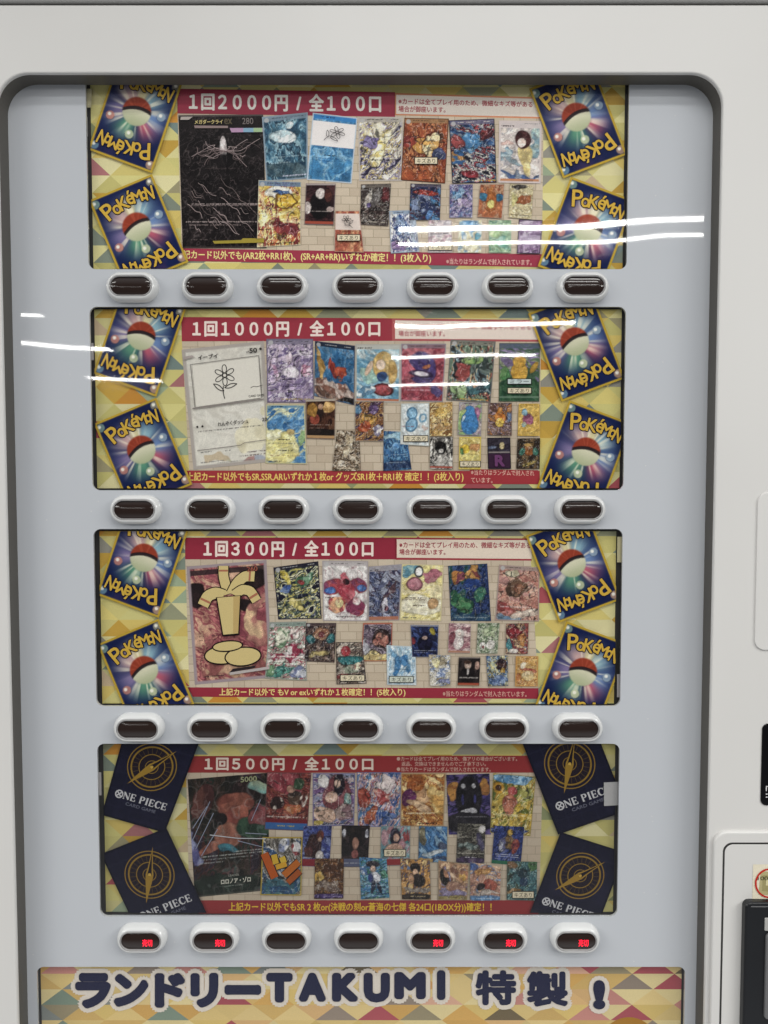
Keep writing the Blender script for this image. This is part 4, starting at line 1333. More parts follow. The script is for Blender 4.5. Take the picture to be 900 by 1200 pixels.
sh.text('HP', .78, .070, .815, .085, lay + 13, '4a4644', .03)
sh.text('50', .82, .050, .91, .088, lay + 13, '2f2b2a', .03)
sh.poly(circle(.955, .062, .016, 1.5, 12), lay + 13, '2f2b2a')
sh.text('れんぞくダッシュ', .36, .628, .74, .664, lay + 13, '3a3634', .02)
sh.text('20', .915, .632, .98, .660, lay + 13, '3a3634', .02)
for cx in (.10, .165):
    sh.poly(circle(cx, .650, .014, 1.5, 12), lay + 13, '3a3634')
sh.text('CARD GAME', .77, .435, .965, .452, lay + 13, '3a3634', .02)
sh.stroke([(.80, .375), (.84, .365), (.88, .372), (.95, .362)], .7, lay + 13, '4a4644')
sh.stroke([(.07, .845), (.62, .838), (.68, .82), (.95, .815)], .7, lay + 13, '8a8480')
sh.build('card_lettering', ob)
doodle(made2[0], .28, .165, .70, .445, .95, '2f2b2c', .25)
sh = Shapes(made2[19][1])
sh.text('R', .33, .58, .70, .90, made2[19][2] + 12, '7a4f78', .06)
sh.build('letter_mark', made2[19][0])
for pk, (key, c) in enumerate(BACKS.items()):
    star_back(shift_quad(c, .986, 183, 466), 20 + pk * .6, p2, r2, 50 + pk)

# ---- poster 3 -------------------------------------------------------------
r3 = sheet_rect(WINS[2], l=4, r=5, t=3, bt=.6)
p3 = mosaic('card_poster', r3, 14, 42, 20, v0=6)
tag(p3, 'third card poster from the top, priced 300円, big pink and cream card at left', 'poster', 'card posters in the machine windows')
bricks('brick_backdrop', Quad(217, 654, 622, 654, 631, 808, 222, 807), 1, p3, 3)
flat('header_band', Quad(217, 630, 464, 630, 464, 655.5, 217, 655.5), 2, '9c3f50', p3)
lettering('price_lettering', '１回３００円  /  全１００口', Quad(239, 633.5, 437, 634, 437, 652, 239, 652), 3, 'eee0d8', p3, .03)
nb = flat('notice_box', Quad(463.5, 630, 623, 631, 623, 657, 463.5, 656), 2, 'a84f58', p3)
flat('notice_paper', Quad(465, 632, 623, 633, 623, 655, 465, 653.5), 3, 'e2d6c8', nb)
sh = Shapes(Quad(468, 635, 622, 635.5, 622, 651, 468, 650))
sh.text(NOTE[0], 0, 0, 1, .46, 4, 'a84656', .014)
sh.text(NOTE[1], 0, .56, .35, 1, 4, 'a84656', .014)
sh.build('notice_lettering', nb)
flat('footer_band', Quad(220, 805.5, 631, 806.5, 631, 819, 226, 816.5), 2, '9f4150', p3)
lettering('footer_lettering', '上記カード以外で もV or exいずれか１枚確定！！(5枚入り)', Quad(257, 806.8, 475, 806.8, 475, 816.6, 257, 816.4), 3, 'e9d694', p3, .02, .22)
lettering('odds_lettering', RAND, Quad(519, 809.5, 617, 810, 617, 816.8, 519, 816), 3, 'd9b4a8', p3, .01)
P3 = [
    ((218.7, 664, 312.3, 656.2, 319, 794, 228.3, 802.4), 'a0505c b5686a 8f4450 c48a78 a85a60 d0a488', ['.10 .25 .12 .10 0 2f2426 3a2a2c .1', '.85 .16 .16 .08 0 2f2426 3a2a2c .1', '.72 .36 .08 .06 0 2f2426 3a2a2c .2', '.85 .55 .13 .20 0 d2b088 b87a70 .5', '.16 .60 .14 .10 0 cfa484 b06a68 .5', '.5 .9 .45 .06 0 c8a080 a86460 .2'],
     dict(ln=None, k=4, bd='a89ca0', bw=.04, band=[(.045, .085, '3a3034', .8)], lb='big pink brick card with a cream outlined vase',
          tx=[(.60, '4a3a38', .1, .55, .7), (.63, '5a4a44', .1, .7, .6), (.78, '5a4a44', .1, .8, .6), (.80, '5a4a44', .1, .5, .6), (.94, '3a3034', .12, .4, .8), (.92, 'c4bcb8', .45, .95, .9)])),
    ((320.4, 665, 373, 657.6, 377, 725, 326, 726), '2f3348 4a5a50 8a8f60 c4b860 3a3a54 6a7a6c e0dcb0 2a2a40', ['.2 .25 .05 .2 -20 d9c85a c4b040 .2', '.58 .28 .24 .10 -15 4f8060 7aa080 .3', '.35 .78 .22 .12 0 cdbf70 8f8a4c .5', '.2 .44 .12 .05 10 4a6ab0 7f98c4 .2', '.55 .32 .08 .04 0 b0484a 8a3a3c .1'], dict(h='2c2a38', hc='ccc', k=5, bd='3a3644', bw=.025, tx=[(.64, 'd9d4b8', .1, .8, .8)])),
    ((377.6, 657, 431.6, 657.6, 431, 728, 378.6, 727.6), 'd6d2ce cac4c2 dedad6', ['.22 .42 .22 .12 -25 b04a54 8f4a6a .12', '.80 .42 .22 .12 25 b04a54 8f4a6a .12', '.17 .47 .12 .06 0 3f6ab0 5a84c4 .1', '.86 .47 .12 .06 0 3f6ab0 5a84c4 .1', '.5 .45 .16 .24 0 b04050 c86a74 .2', '.30 .72 .18 .14 0 b5484f d2a078 .15', '.70 .76 .22 .14 0 b04450 8f4060 .2', '.36 .70 .09 .07 0 ddd0a0 cfc088 .05', '.72 .66 .09 .06 0 d6ccc8 c48a8c .1', '.52 .35 .08 .05 0 3a2a30 6a3038 .05'], dict(ln=('8a3a48', .3), h='b5b0b0', bd='b0aaaa', bw=.03, tx=[(.6, '4a4040', .05, .3, .8), (.76, '3a3034', .05, .14, .9), (.92, '3a3034', .3, .9, .7)])),
    ((432, 664, 471, 661, 467.6, 727, 431.6, 727.6), '4a5478 6a7498 8a90a8 3a4060 5a4a5c 9aa0b4', ['.45 .3 .12 .22 25 9aa0b4 6a7090 .2', '.6 .55 .1 .3 30 6a4f58 54446a .3', '.55 .74 .16 .12 0 e0dcdc c4c0cc .25', '.58 .78 .07 .05 0 7a3f4c 5a3040 .05'], dict(bd='a8a4a8', bw=.03, k=4, band=[(0, .1, 'b0acae', .8), (.92, .985, 'b58068', .9)], tx=[(.07, '3a3438', .05, .3, .9)])),
    ((471, 661, 520, 662, 517, 728, 468.4, 727), 'd9cc84 e0d6a0 cfc074 dccfa0', ['.2 .14 .25 .1 0 5f94a8 8fb0b0 .2', '.42 .14 .1 .09 0 e6e4de d2d0ca .03 3a3a44', '.8 .18 .2 .10 0 b06a78 c48a90 .3', '.33 .36 .18 .11 0 c88a94 b87884 .03 7a4a54', '.5 .72 .5 .18 0 e2dcc4 d9d2b4 .1', '.78 .68 .12 .10 0 b08a5c c49e70 .05'], dict(ln=('a89a60', .2), bd='cfc6a4', bw=.03, tx=[(.59, '4a3a34', .1, .8, .8), (.62, '6a5a54', .05, .6, .6), (.72, '4a3a34', .3, .6, .8), (.94, '555', .05, .4, .7)])),
    ((525, 663, 571, 660.4, 575.6, 728, 528.4, 727.6), '2a3a68 3a4f84 24304c 4a6494 2f5a5a', ['.2 .22 .2 .14 0 b57a3c 8a4a58 .3', '.62 .24 .24 .14 -15 8a4a48 c4904c .4', '.6 .36 .24 .12 0 2f4a8c 3f5fa4 .1', '.25 .68 .3 .16 0 4f8a5c 2f5f48 .4', '.75 .55 .2 .1 0 3f7a64 5f9478 .3', '.5 .92 .6 .08 0 2a4a6a 3a5f7c .2'], dict(k=4, bd='46506a', bw=.02, ln2='c9c4a0', tx=[(.93, 'b0b8bc', .1, .9, .6)])),
    ((585, 661.6, 632.4, 665, 631.6, 728.4, 580, 727), 'b5786a c4907c a86a60 cfa890 b98880', ['.45 .38 .26 .20 0 5a4438 7a5c48 .3', '.5 .42 .10 .10 0 9a6a50 7a5040 .1', '.3 .14 .2 .06 0 c9c0a4 b0a888 .2', '.2 .76 .3 .08 0 a84f4c c4807a .3', '.3 .92 .35 .06 0 6a86a0 8fa4b4 .3', '.75 .86 .3 .08 0 d2c4b4 c4b0a0 .3'], dict(h='a89a94', bd='b0a09a', bw=.03, ln2='d9ccc0', tx=[(.74, 'ddd', .1, .8, .6)])),
    ((315.6, 729, 359, 728, 359.6, 797.6, 310.4, 795), 'b9b8a8 a8485c d6d2c4 6a8a74 c47a84 8a9a88 dcd6cc', ['.35 .24 .22 .13 0 d6d6c0 7a9c78 .3', '.72 .2 .14 .12 0 a04454 d2c4bc .3', '.5 .58 .5 .12 0 a83f58 cfc8c4 .6', '.4 .86 .35 .08 -20 3f8078 5fa090 .3', '.85 .85 .2 .1 30 7a84a8 c9ccd4 .3', '.12 .85 .12 .1 0 5f8a64 7aa078 .2'], dict(h='8fa098', k=5, bd='a0a49c', bw=.03, tx=[(.60, 'f0ece4', .1, .9, .9), (.72, 'efe', .1, .8, .7)])),
    ((358.4, 730, 394, 730, 392, 776.4, 356.6, 775), '3a2f34 5a4848 7a6458 2c2428 8a7468', ['.5 .28 .24 .16 0 b58a6a 9a6a50 .2', '.52 .30 .10 .08 0 6a2f34 8a4448 .05', '.2 .42 .12 .12 -20 3f8084 2f6a70 .1', '.85 .40 .14 .12 20 3f8084 2f6a70 .1', '.5 .78 .4 .06 -15 b5a468 8a7a50 .2'], dict(k=5, bd='4a4044', bw=.02, h='6a5c5c')),
    ((425.6, 730, 460, 729.6, 459, 775, 423, 775), '6a5a68 8a7a88 544860 a89aa4 5a4a44', ['.64 .40 .30 .24 0 3a2c2c 4a3838 .06', '.64 .42 .22 .16 0 a8685c c48a78 .2', '.5 .85 .5 .14 0 b5a06a d2c080 .2', '.15 .6 .14 .2 0 a8a8b0 c4c4c8 .3'], dict(ln2='c4bcc0', bd='b0705c', bw=.035, band=[(0, .05, 'b98070', .9)])),
    ((393.6, 752.4, 424.4, 752.4, 429.6, 801, 394.4, 802), '6a5a54 9a8878 4a4440 c4b8a8', ['.36 .22 .18 .12 0 a8323c b84a50 .03', '.5 .42 .46 .10 0 2f7478 3f8a8c .1', '.45 .62 .4 .12 0 b0a494 8a9480 .3', '.75 .58 .12 .1 0 d9d4b8 8f4a40 .2', '.25 .82 .2 .08 0 8f3f40 a85450 .2'], dict(k=4, bd='4a4040', bw=.03, tag=[rb(398.4, 790.6, 427.6, 798.6)])),
    ((453, 756, 487, 757.6, 488, 803, 453.6, 802.4), 'b9cdd8 8fb4cc d6e0e2 a4c2d2', ['.35 .45 .12 .28 20 3f7fb4 5a94c4 .25', '.62 .35 .2 .10 -15 3a78b0 5590c0 .25', '.75 .55 .08 .14 0 4a88b8 6aa0c8 .2', '.3 .2 .1 .08 0 4f8cba 7fb0d0 .2'], dict(ln=('4a88b8', .35), bd='c4ced2', bw=.035, tag=[rb(455.8, 792.2, 484.8, 800.2, DAMAGE, 'cbd0c4')], tx=[(.60, '456', .3, .7, .7)])),
    ((481, 732, 514, 732.4, 513, 770, 483, 770), '2a3058 3a4a84 1f2444 4a5f9c 2c3050', ['.5 .58 .28 .26 0 1c1c34 28284a .06', '.52 .32 .14 .10 0 1f2040 2a2c54 .04', '.5 .40 .09 .06 0 c4a8a0 b09488 .03', '.78 .2 .08 .12 -30 b5a83c 9a8c30 .05', '.05 .5 .1 .1 0 a04048 803038 .1'], dict(ln=None, bd='8a8c98', bw=.03, band=[(0, .06, 'b0b0b4', .8)], tx=[(.8, 'b0b4c0', .1, .9, .7), (.86, 'b0b4c0', .1, .6, .6)])),
    ((526, 730, 552, 731, 551, 765.6, 525, 765), 'a8707a c4a0a0 8f5f6a d2bcb8', ['.48 .62 .22 .24 0 d9d0ca c4b4b4 .1', '.5 .34 .18 .14 0 dcd6ce cfc8c0 .04', '.5 .36 .07 .06 0 e0ccc0 d6bcb0 .02', '.2 .5 .14 .2 0 7a4450 94545c .2'], dict(ln=('7a4a54', .3), bd='b0a4a4', bw=.03, band=[(.92, .98, 'b08a74', .9)])),
    ((560, 730, 585.6, 730, 583, 766, 558, 765.6), '6a8060 94a484 c9ccb8 4f6a4c b0b4a0', ['.3 .72 .16 .12 0 e0dcd4 cfcac2 .1', '.65 .7 .18 .14 0 dcd8d0 c8c2ba .1', '.32 .78 .05 .05 0 a04a4a 8a3a3c .05', '.6 .3 .3 .2 0 7f9870 b0bc98 .4'], dict(k=5, bd='9aa090', bw=.03)),
    ((593, 731, 619.6, 730, 618.4, 766.4, 592.6, 766), '8a3f44 a85a4c 4a5a6a c49a6a 6a2f38 d2b890', ['.4 .35 .26 .2 20 a03840 7a2c34 .3', '.72 .55 .18 .22 0 c48a4c a8643c .3', '.15 .7 .14 .2 0 3f8088 5a9ca0 .2', '.35 .88 .2 .08 0 d9d2c8 c8c0b8 .1'], dict(k=5, bd='7a5a58', bw=.03)),
    ((502.4, 767, 528, 768, 528, 804, 504, 804), 'c9c4b4 b0aa94 dcd8d0 7a90b4 a89a7a', ['.65 .2 .25 .16 0 a89c80 8a8068 .3', '.35 .25 .16 .16 0 cfc488 e0d8a8 .2', '.6 .6 .3 .12 0 d9dce0 7f94bc .4', '.7 .85 .25 .1 0 5a5f94 8a90b8 .3'], dict(k=4, bd='b5b0a8', bw=.03)),
    ((537.6, 770, 563, 770.4, 561.6, 804, 536, 803.6), '2f2828 3a3232 262020 443a3a', ['.45 .62 .34 .3 0 1f1b1c 2a2526 .05', '.45 .27 .15 .15 0 c8b0a0 b59c8c .03', '.42 .18 .15 .06 0 5a3f34 4a342c .03', '.85 .28 .10 .14 0 c4a090 b08c7c .05', '.45 .5 .05 .12 0 cfc8c4 b5aeaa .02'], dict(ln=None, bd='5a5250', bw=.035, band=[(0, .05, 'a8a09c', .9), (.89, .95, 'b0604c', .9), (.95, 1, 'c0a080', .9)], tx=[(.69, 'b5b0ac', .1, .9, .9), (.72, 'b5b0ac', .1, .9, .7)])),
    ((569.6, 768.4, 595, 768, 595.6, 803.6, 572, 804.4), '4a6a94 8fa8bc c4b464 3a3448 6a86a8 d6cfa0', ['.68 .32 .22 .2 0 3a2c34 5a3c38 .2', '.72 .5 .1 .08 0 d2a83c b58c30 .1', '.3 .35 .14 .2 20 d6cc84 a8b4a0 .3', '.5 .8 .4 .16 0 8fa4c4 5a74a4 .4'], dict(k=5, bd='6a7080', bw=.03)),
    ((604.4, 769, 631, 769, 630, 804.4, 603.6, 804.4), 'd2a458 c08c44 e0c080 a8703c d9b46c', ['.55 .66 .26 .16 0 e0cfa4 d0b880 .15', '.35 .3 .12 .1 30 e6dcc0 d2c098 .1', '.6 .46 .4 .05 12 a8483c c47058 .3', '.2 .75 .1 .2 0 b06a38 c88a4c .2'], dict(ln=('8a4a30', .4), bd='c49a60', bw=.045)),
]
made3 = cards(p3, P3, 4)
ob, q, lay = made3[0]
sh = Shapes(q)
K, CR = '2a2022', 'd2c290'
w_, h_ = q.size()
LV = [  # curling leaves and vase of a plain outlined design (centre lines, widths)
    ([(.50, .26), (.47, .18), (.45, .10), (.46, .02)], 11), ([(.54, .26), (.62, .17), (.72, .12), (.84, .13)], 12),
    ([(.58, .27), (.68, .23), (.78, .25), (.85, .34)], 11), ([(.44, .27), (.34, .24), (.24, .26), (.17, .34)], 13)]


def smooth(pts, n=16):
    pts = np.array(pts, float)
    t = np.linspace(0, len(pts) - 1, n)
    i = np.arange(len(pts))
    p = np.stack([np.interp(t, i, pts[:, 0]), np.interp(t, i, pts[:, 1])], 1)
    for _ in range(2):
        p[1:-1] = (p[:-2] + p[1:-1] * 2 + p[2:]) / 4
    return p


for j, (pts, wd) in enumerate(LV):
    sh.stroke(smooth(pts), wd + 2.4, lay + 12 + .5 * j, K)
    sh.stroke(smooth(pts), wd, lay + 12.2 + .5 * j, CR)
    sh.stroke(smooth(pts[2:], 6)[2:4], wd * .96, lay + 12.35 + .5 * j, 'b07a64')
vase = [(.355, .285), (.645, .285), (.595, .60), (.405, .60)]
sh.poly([(.34, .28), (.66, .28), (.61, .615), (.39, .615)][::-1], lay + 14.6, K)
sh.poly(vase[::-1], lay + 14.9, CR)
sh.poly([(.56, .287), (.645, .287), (.595, .598), (.53, .598)][::-1], lay + 15.0, 'c4ae7c')
for (cx, cy, rx, ry, dl) in ((.40, .77, .26, .085, 0), (.64, .80, .24, .085, .6), (.45, .70, .20, .05, 1.2)):
    th = np.linspace(0, 2 * math.pi, 33)[:-1]
    sh.poly([(cx + rx * math.cos(a), cy + ry * math.sin(a)) for a in th], lay + 15.2 + dl, K)
    sh.poly([(cx + (rx - .018) * math.cos(a), cy + (ry - .012) * math.sin(a)) for a in th], lay + 15.5 + dl, CR)
sh.text('260', .75, .045, .88, .085, lay + 17, 'a86a5c', .02)
sh.poly([(.45, .925), (.78, .905), (.80, .885), (.50, .895)], lay + 17, '3a3236')
sh.stroke([(.46, .935), (.97, .915)], 3.2, lay + 17.3, 'bdb6b4')
sh.build('outlined_design', ob)
for pk, (key, c) in enumerate(BACKS.items()):
    star_back(shift_quad(c, .973, 186, 725), 22 + pk * .6, p3, r3, 60 + pk)

INK['gain'] = 0.72  # weaker light low on the machine, painted into this poster's ink
# ---- poster 4 -------------------------------------------------------------
r4 = sheet_rect(WINS[3], l=4, r=2.6, t=.5, bt=.8)
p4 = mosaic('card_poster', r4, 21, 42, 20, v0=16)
tag(p4, 'lowest card poster, red header priced 500円, navy compass card backs at both ends', 'poster', 'card posters in the machine windows')
bricks('brick_backdrop', Quad(218, 904, 636, 905, 632, 1057, 222, 1056), 1, p4, 4)
flat('header_band', Quad(217, 886, 630, 885.5, 640, 905.5, 218, 905.5), 2, '9c4446', p4)
lettering('price_lettering', '１回５００円  /  全１００口', Quad(240, 887.5, 437, 888, 437, 902.6, 240, 902.4), 3, 'e6d8cc', p4, .03)
sh = Shapes(Quad(465, 886.6, 606, 886.6, 606, 904.6, 465, 904))
sh.text('●カードは全てプレイ用のため、傷アリの場合がございます。', 0, 0, 1, .29, 3, 'd2b4a8', .012)
sh.text('返品、交換はできませんのでご了承下さい。', .04, .34, .74, .63, 3, 'd2b4a8', .012)
sh.text('●当たりカードはランダムで封入されています。', 0, .70, .78, .99, 3, 'd2b4a8', .012)
sh.build('notice_lettering', p4)
flat('footer_band', Quad(225, 1055, 631, 1055, 631, 1071.5, 233, 1070.5), 2, '9c4446', p4)
lettering('footer_lettering', '上記カード以外でもSR 2 枚or(決戦の刻or蒼海の七傑 各24口(1BOX分))確定！！', Quad(268, 1057.6, 576, 1058, 576, 1069.4, 268, 1069), 3, 'e6c64c', p4, .02, .22)
P4 = [
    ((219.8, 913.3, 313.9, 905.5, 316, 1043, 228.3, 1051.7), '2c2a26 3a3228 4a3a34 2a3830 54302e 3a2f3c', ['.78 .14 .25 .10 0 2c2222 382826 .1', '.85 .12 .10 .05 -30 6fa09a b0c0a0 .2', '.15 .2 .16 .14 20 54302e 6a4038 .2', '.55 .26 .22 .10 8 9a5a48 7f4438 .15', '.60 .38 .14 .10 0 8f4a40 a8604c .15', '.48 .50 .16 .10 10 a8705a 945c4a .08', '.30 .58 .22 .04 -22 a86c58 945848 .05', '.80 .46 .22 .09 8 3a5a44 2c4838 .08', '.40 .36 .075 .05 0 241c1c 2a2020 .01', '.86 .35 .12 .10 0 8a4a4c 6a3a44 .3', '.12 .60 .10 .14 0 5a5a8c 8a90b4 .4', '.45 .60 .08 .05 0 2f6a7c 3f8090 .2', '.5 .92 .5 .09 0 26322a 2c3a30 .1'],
     dict(ln=('a8b0b0', .28), ln2='b58a8a', k=4, lb='big dark green and brown card with white slashes', tx=[(.645, 'c4c8c4', .55, .95, .8), (.665, 'c4c8c4', .1, .95, .8), (.69, 'b5bab8', .1, .8, .7), (.72, 'b5bab8', .1, .4, .7), (.93, 'aab0aa', .40, .66, .7)], band=[(.985, 1, '6a6a60', .6)])),
    ((313, 905, 365, 905.6, 360, 974, 310, 972), '7a3434 94483c 5a2a30 a8604c 8a3c3a', ['.35 .2 .4 .16 20 8f3a44 a85058 .3', '.6 .42 .16 .14 0 4a3a34 6a5040 .2', '.25 .55 .16 .12 0 3a2424 d2c4b8 .1', '.62 .62 .20 .10 0 b0583c c47848 .2', '.86 .46 .14 .14 0 d0c4b8 6a3430 .3', '.55 .28 .10 .07 0 c89a84 b08470 .05', '.72 .2 .12 .08 0 3f5a40 54704f .1'], dict(k=5, ln2='d9d0c4', band=[(.80, .865, '7a2f38', .9), (.865, 1, '3f78b4', .85)], bd='7a5a5a', bw=.02, tx=[(.76, 'd9d4cc', .05, .9, .8), (.92, 'c4b060', .3, .7, .9)])),
    ((366.4, 906, 416.4, 906, 415, 967, 366.4, 969), '8a94b0 b0a4b8 5a6a9c c8b8b4 7a5a8c', ['.55 .38 .30 .34 0 8a4a50 a06068 .15', '.62 .22 .13 .22 0 28222e 342c38 .05', '.58 .20 .075 .08 0 dcbca8 d0ac98 .02', '.45 .45 .14 .10 0 dcb8a4 cfa890 .05', '.30 .78 .28 .14 20 d6b49c c8a48c .08', '.24 .15 .12 .11 0 dcd8d4 8a90b8 .1', '.8 .55 .08 .14 0 7fa8a4 b4c4b8 .1', '.12 .93 .14 .05 0 c4b050 a89440 .1', '.75 .78 .25 .14 0 b09890 8a6a70 .3'], dict(k=4, bd='8a84a0', bw=.03, tx=[(.05, '333', .7, .95, .8), (.945, '2a2428', .2, .9, .9)])),
    ((418, 905, 470.4, 905, 469, 969, 419.6, 969), '4a6aa8 c4a4a8 8a94b8 b05a50 d9c4b8 5a86b4', ['.15 .48 .15 .18 0 b0483c c4604c .08', '.55 .45 .16 .16 0 b04a4c d9a494 .25', '.7 .2 .2 .14 0 d2c4c0 b5a0a8 .3', '.6 .78 .35 .08 0 3f5fa0 6a84bc .3', '.3 .8 .12 .16 30 b0543c c87048 .2'], dict(k=5, bd='7a80a4', bw=.02, tx=[(.7, 'd9dce0', .3, .9, .7)])),
    ((470, 906, 522.4, 906, 520, 968, 469, 969), 'b0682c c88a3c 8a4a28 dcae60 a85a34 e0c488', ['.42 .26 .12 .12 0 d9a878 cc9868 .05', '.48 .44 .16 .14 0 d6ae80 c89a6c .08', '.32 .2 .2 .14 -20 c07030 a85828 .2', '.18 .45 .14 .16 0 8a3f7a 6a2f60 .15', '.78 .5 .2 .3 0 d2a050 e0c078 .4', '.4 .62 .3 .06 25 dcb890 c8a078 .1'], dict(k=5, bd='b5a080', bw=.03, ln=('5a2c18', .4), ln2='ecd9a0', tx=[(.74, 'e6dcc0', .1, .8, .9), (.93, '2a1c18', .4, .85, .9)])),
    ((523, 908, 573.6, 906.4, 575.6, 978, 526, 978), '3a3468 54488c 2c2a4c 6a5a94', ['.12 .28 .12 .12 0 c48a40 a86a34 .2', '.85 .22 .14 .14 0 c48a40 a8703a .2', '.5 .40 .30 .36 0 211f24 2c2930 .05', '.5 .80 .6 .18 0 2a2830 38353c .1', '.38 .2 .05 .04 0 b0b0b4 8a8a90 .01', '.62 .2 .05 .04 0 b0b0b4 8a8a90 .01', '.5 .62 .18 .05 0 bcbcc0 8a8a90 .2', '.36 .42 .03 .08 0 4a4a8c 38386c .02', '.64 .42 .03 .08 0 4a4a8c 38386c .02'], dict(ln=('15141a', .3), ln2='7a7a84', tx=[(.70, 'b0b0b4', .2, .9, .5), (.95, '999', .1, .6, .5)])),
    ((578, 906, 628, 910, 621.6, 980, 574.4, 976), 'c4a43c d9c060 8a8a34 e0d080 a87f2c 6a7a3a', ['.45 .06 .5 .08 0 5f9ac8 8fb8d4 .2', '.15 .24 .13 .10 0 d2a030 c08c24 .06', '.15 .24 .07 .05 0 4a2c1c 5a3824 .02', '.5 .24 .16 .08 0 b0484a c4605c .2', '.42 .50 .15 .20 0 b0604c c87c60 .12', '.65 .55 .09 .07 0 d9b83c caa830 .06', '.82 .3 .14 .14 0 8f9a4c b0ac58 .3', '.8 .7 .14 .1 0 c8a438 6a742c .3', '.3 .93 .6 .05 0 4a5fa4 3f5494 .1'], dict(k=5, bd='a89860', bw=.02, tx=[(.66, 'e6e0b8', .05, .85, .9), (.69, 'e6e0b8', .05, .7, .7)])),
    ((355.6, 968, 389, 967.6, 386, 1016, 353.6, 1015), '3f4a94 5a6ab0 2f3670 7a88bc', ['.40 .50 .26 .30 0 4a2c2a 3a2224 .08', '.60 .25 .12 .14 0 7a3c30 5f3028 .05', '.6 .34 .07 .06 0 c8a088 b59078 .02', '.62 .75 .14 .14 0 d6d0c8 bcb6b0 .05', '.22 .62 .16 .16 0 6a3a38 54302f .1'], dict(ln=('24264a', .3), bd='6a6c94', bw=.02, band=[(.82, 1, '8f3438', .9)], tx=[(.77, 'ccc', .05, .4, .8)])),
    ((400.4, 967, 433.6, 967.6, 431, 1016, 400, 1016), '2a2426 3a2f30 221d20 443638', ['.5 .14 .24 .10 0 2a2422 3a302a .05', '.5 .36 .24 .18 0 1e1a1c 28201f .05', '.5 .44 .12 .14 0 b08470 9c7260 .05', '.1 .2 .06 .1 0 c8c8d0 8a8a94 .05', '.9 .2 .06 .1 0 c8c8d0 8a8a94 .05', '.5 .68 .14 .10 0 a0605a 844a48 .05'], dict(ln=None, bd='3a3236', bw=.02, band=[(.80, 1, '6f7690', .85)], tx=[(.9, 'ddd', .1, .9, .6)])),
    ((446.4, 968, 481, 967.6, 480, 1014, 445.6, 1015), '6a9aa4 a89aa0 8ab0b4 b5808a', ['.48 .28 .18 .22 0 2c2838 3a3448 .06', '.52 .30 .10 .10 0 dcb49c cfa48c .02', '.45 .58 .28 .14 0 d2a890 c09880 .06', '.85 .3 .12 .2 0 a04a4c 4a8a90 .2', '.12 .3 .12 .2 0 b58a94 c49ea4 .1'], dict(ln=('4a3a44', .25), bd='8a9494', bw=.03, band=[(.82, 1, '94383a', .9)], tag=[rb(449.6, 995, 475.8, 1004.2)])),
    ((491, 968, 524.4, 968.4, 523.6, 1011, 490, 1010), '3f78b4 5590c4 2f5f94 8ab0cc', ['.15 .3 .12 .28 0 6a6450 8a8468 .15', '.5 .75 .4 .06 -10 c9d2d6 a8b8c0 .15', '.8 .55 .16 .12 0 3a4a6a 54607c .2', '.5 .94 .6 .06 0 2f4a78 c49a50 .3', '.5 .2 .16 .08 0 4a84bc 6a9ccc .1'], dict(ln=('d0dce0', .2), bd='6a7a80', bw=.025)),
    ((536.4, 965, 569, 965.6, 567.6, 1012, 534.4, 1011), '4a463f 6a665c 34312c 8a867a', ['.5 .56 .26 .09 0 9aaaa4 5a6a68 .2', '.15 .56 .1 .07 0 8fa09c 4f5f5c .1', '.88 .14 .12 .1 0 d0ccc8 bcb8b4 .02', '.82 .45 .1 .2 0 4f4a6a 6a6484 .2', '.5 .92 .6 .08 0 4a3a5c 5a486c .1'], dict(k=5, sx=.5, sy=2, ln2='b0aca0', tx=[(.35, 'b0aca0', .1, .7, .8), (.75, 'ccc8bc', .05, .95, .8), (.84, 'eee', .3, .7, .8)])),
    ((579.6, 967.6, 614.4, 969, 610, 1014.4, 576, 1011.6), '2c3c80 3f54a0 24305f 5a6ab4', ['.52 .36 .20 .26 0 8a6a3c 4a3a34 .25', '.55 .16 .09 .08 0 d9b44c c49c3c .03', '.3 .5 .12 .2 0 c4c4d0 6a6a90 .2', '.72 .5 .12 .2 0 8a3a40 b05a4c .2'], dict(k=4, ln2='9aa8cc', band=[(.90, 1, '3f7a5c', .9)], tx=[(.74, 'c9ccd8', .1, .9, .9), (.79, 'c9ccd8', .1, .9, .8), (.85, 'b5b8c4', .1, .6, .7)])),
    ((369, 1006, 403, 1006, 402.4, 1053, 368, 1053.6), '5a3a24 7a4f2c 44291c 946a38 6a4028', ['.16 .48 .16 .12 0 d9b860 c49a40 .3', '.6 .3 .3 .2 0 8a5a30 5f3a24 .4', '.5 .72 .4 .12 0 9a8878 7a6458 .4', '.5 .93 .6 .06 0 4a3478 5a4488 .05'], dict(k=5, bd='54423c', bw=.02, tx=[(.93, 'b0a4c4', .3, .8, .8)])),
    ((421, 1004.4, 453, 1006.4, 456.4, 1052, 423, 1054), '3f7ab0 5a9ac4 4a8a74 2f5f94 7ab0c4', ['.48 .16 .24 .08 0 2f2c34 3c3840 .04', '.48 .28 .10 .08 0 dcb8a0 cfa890 .02', '.5 .50 .24 .14 0 d2d4dc a8acbc .15', '.38 .50 .10 .12 0 3f4f9a 54649c .05', '.45 .72 .07 .16 15 2a3048 343c58 .05', '.68 .74 .07 .14 -15 2a3048 343c58 .05', '.15 .35 .1 .1 0 d0d4d8 5a84c0 .2', '.85 .4 .12 .1 0 6aa890 4f9478 .2'], dict(k=4, tx=[(.68, 'dde', .2, .8, .6), (.93, '9ac', .1, .8, .7)])),
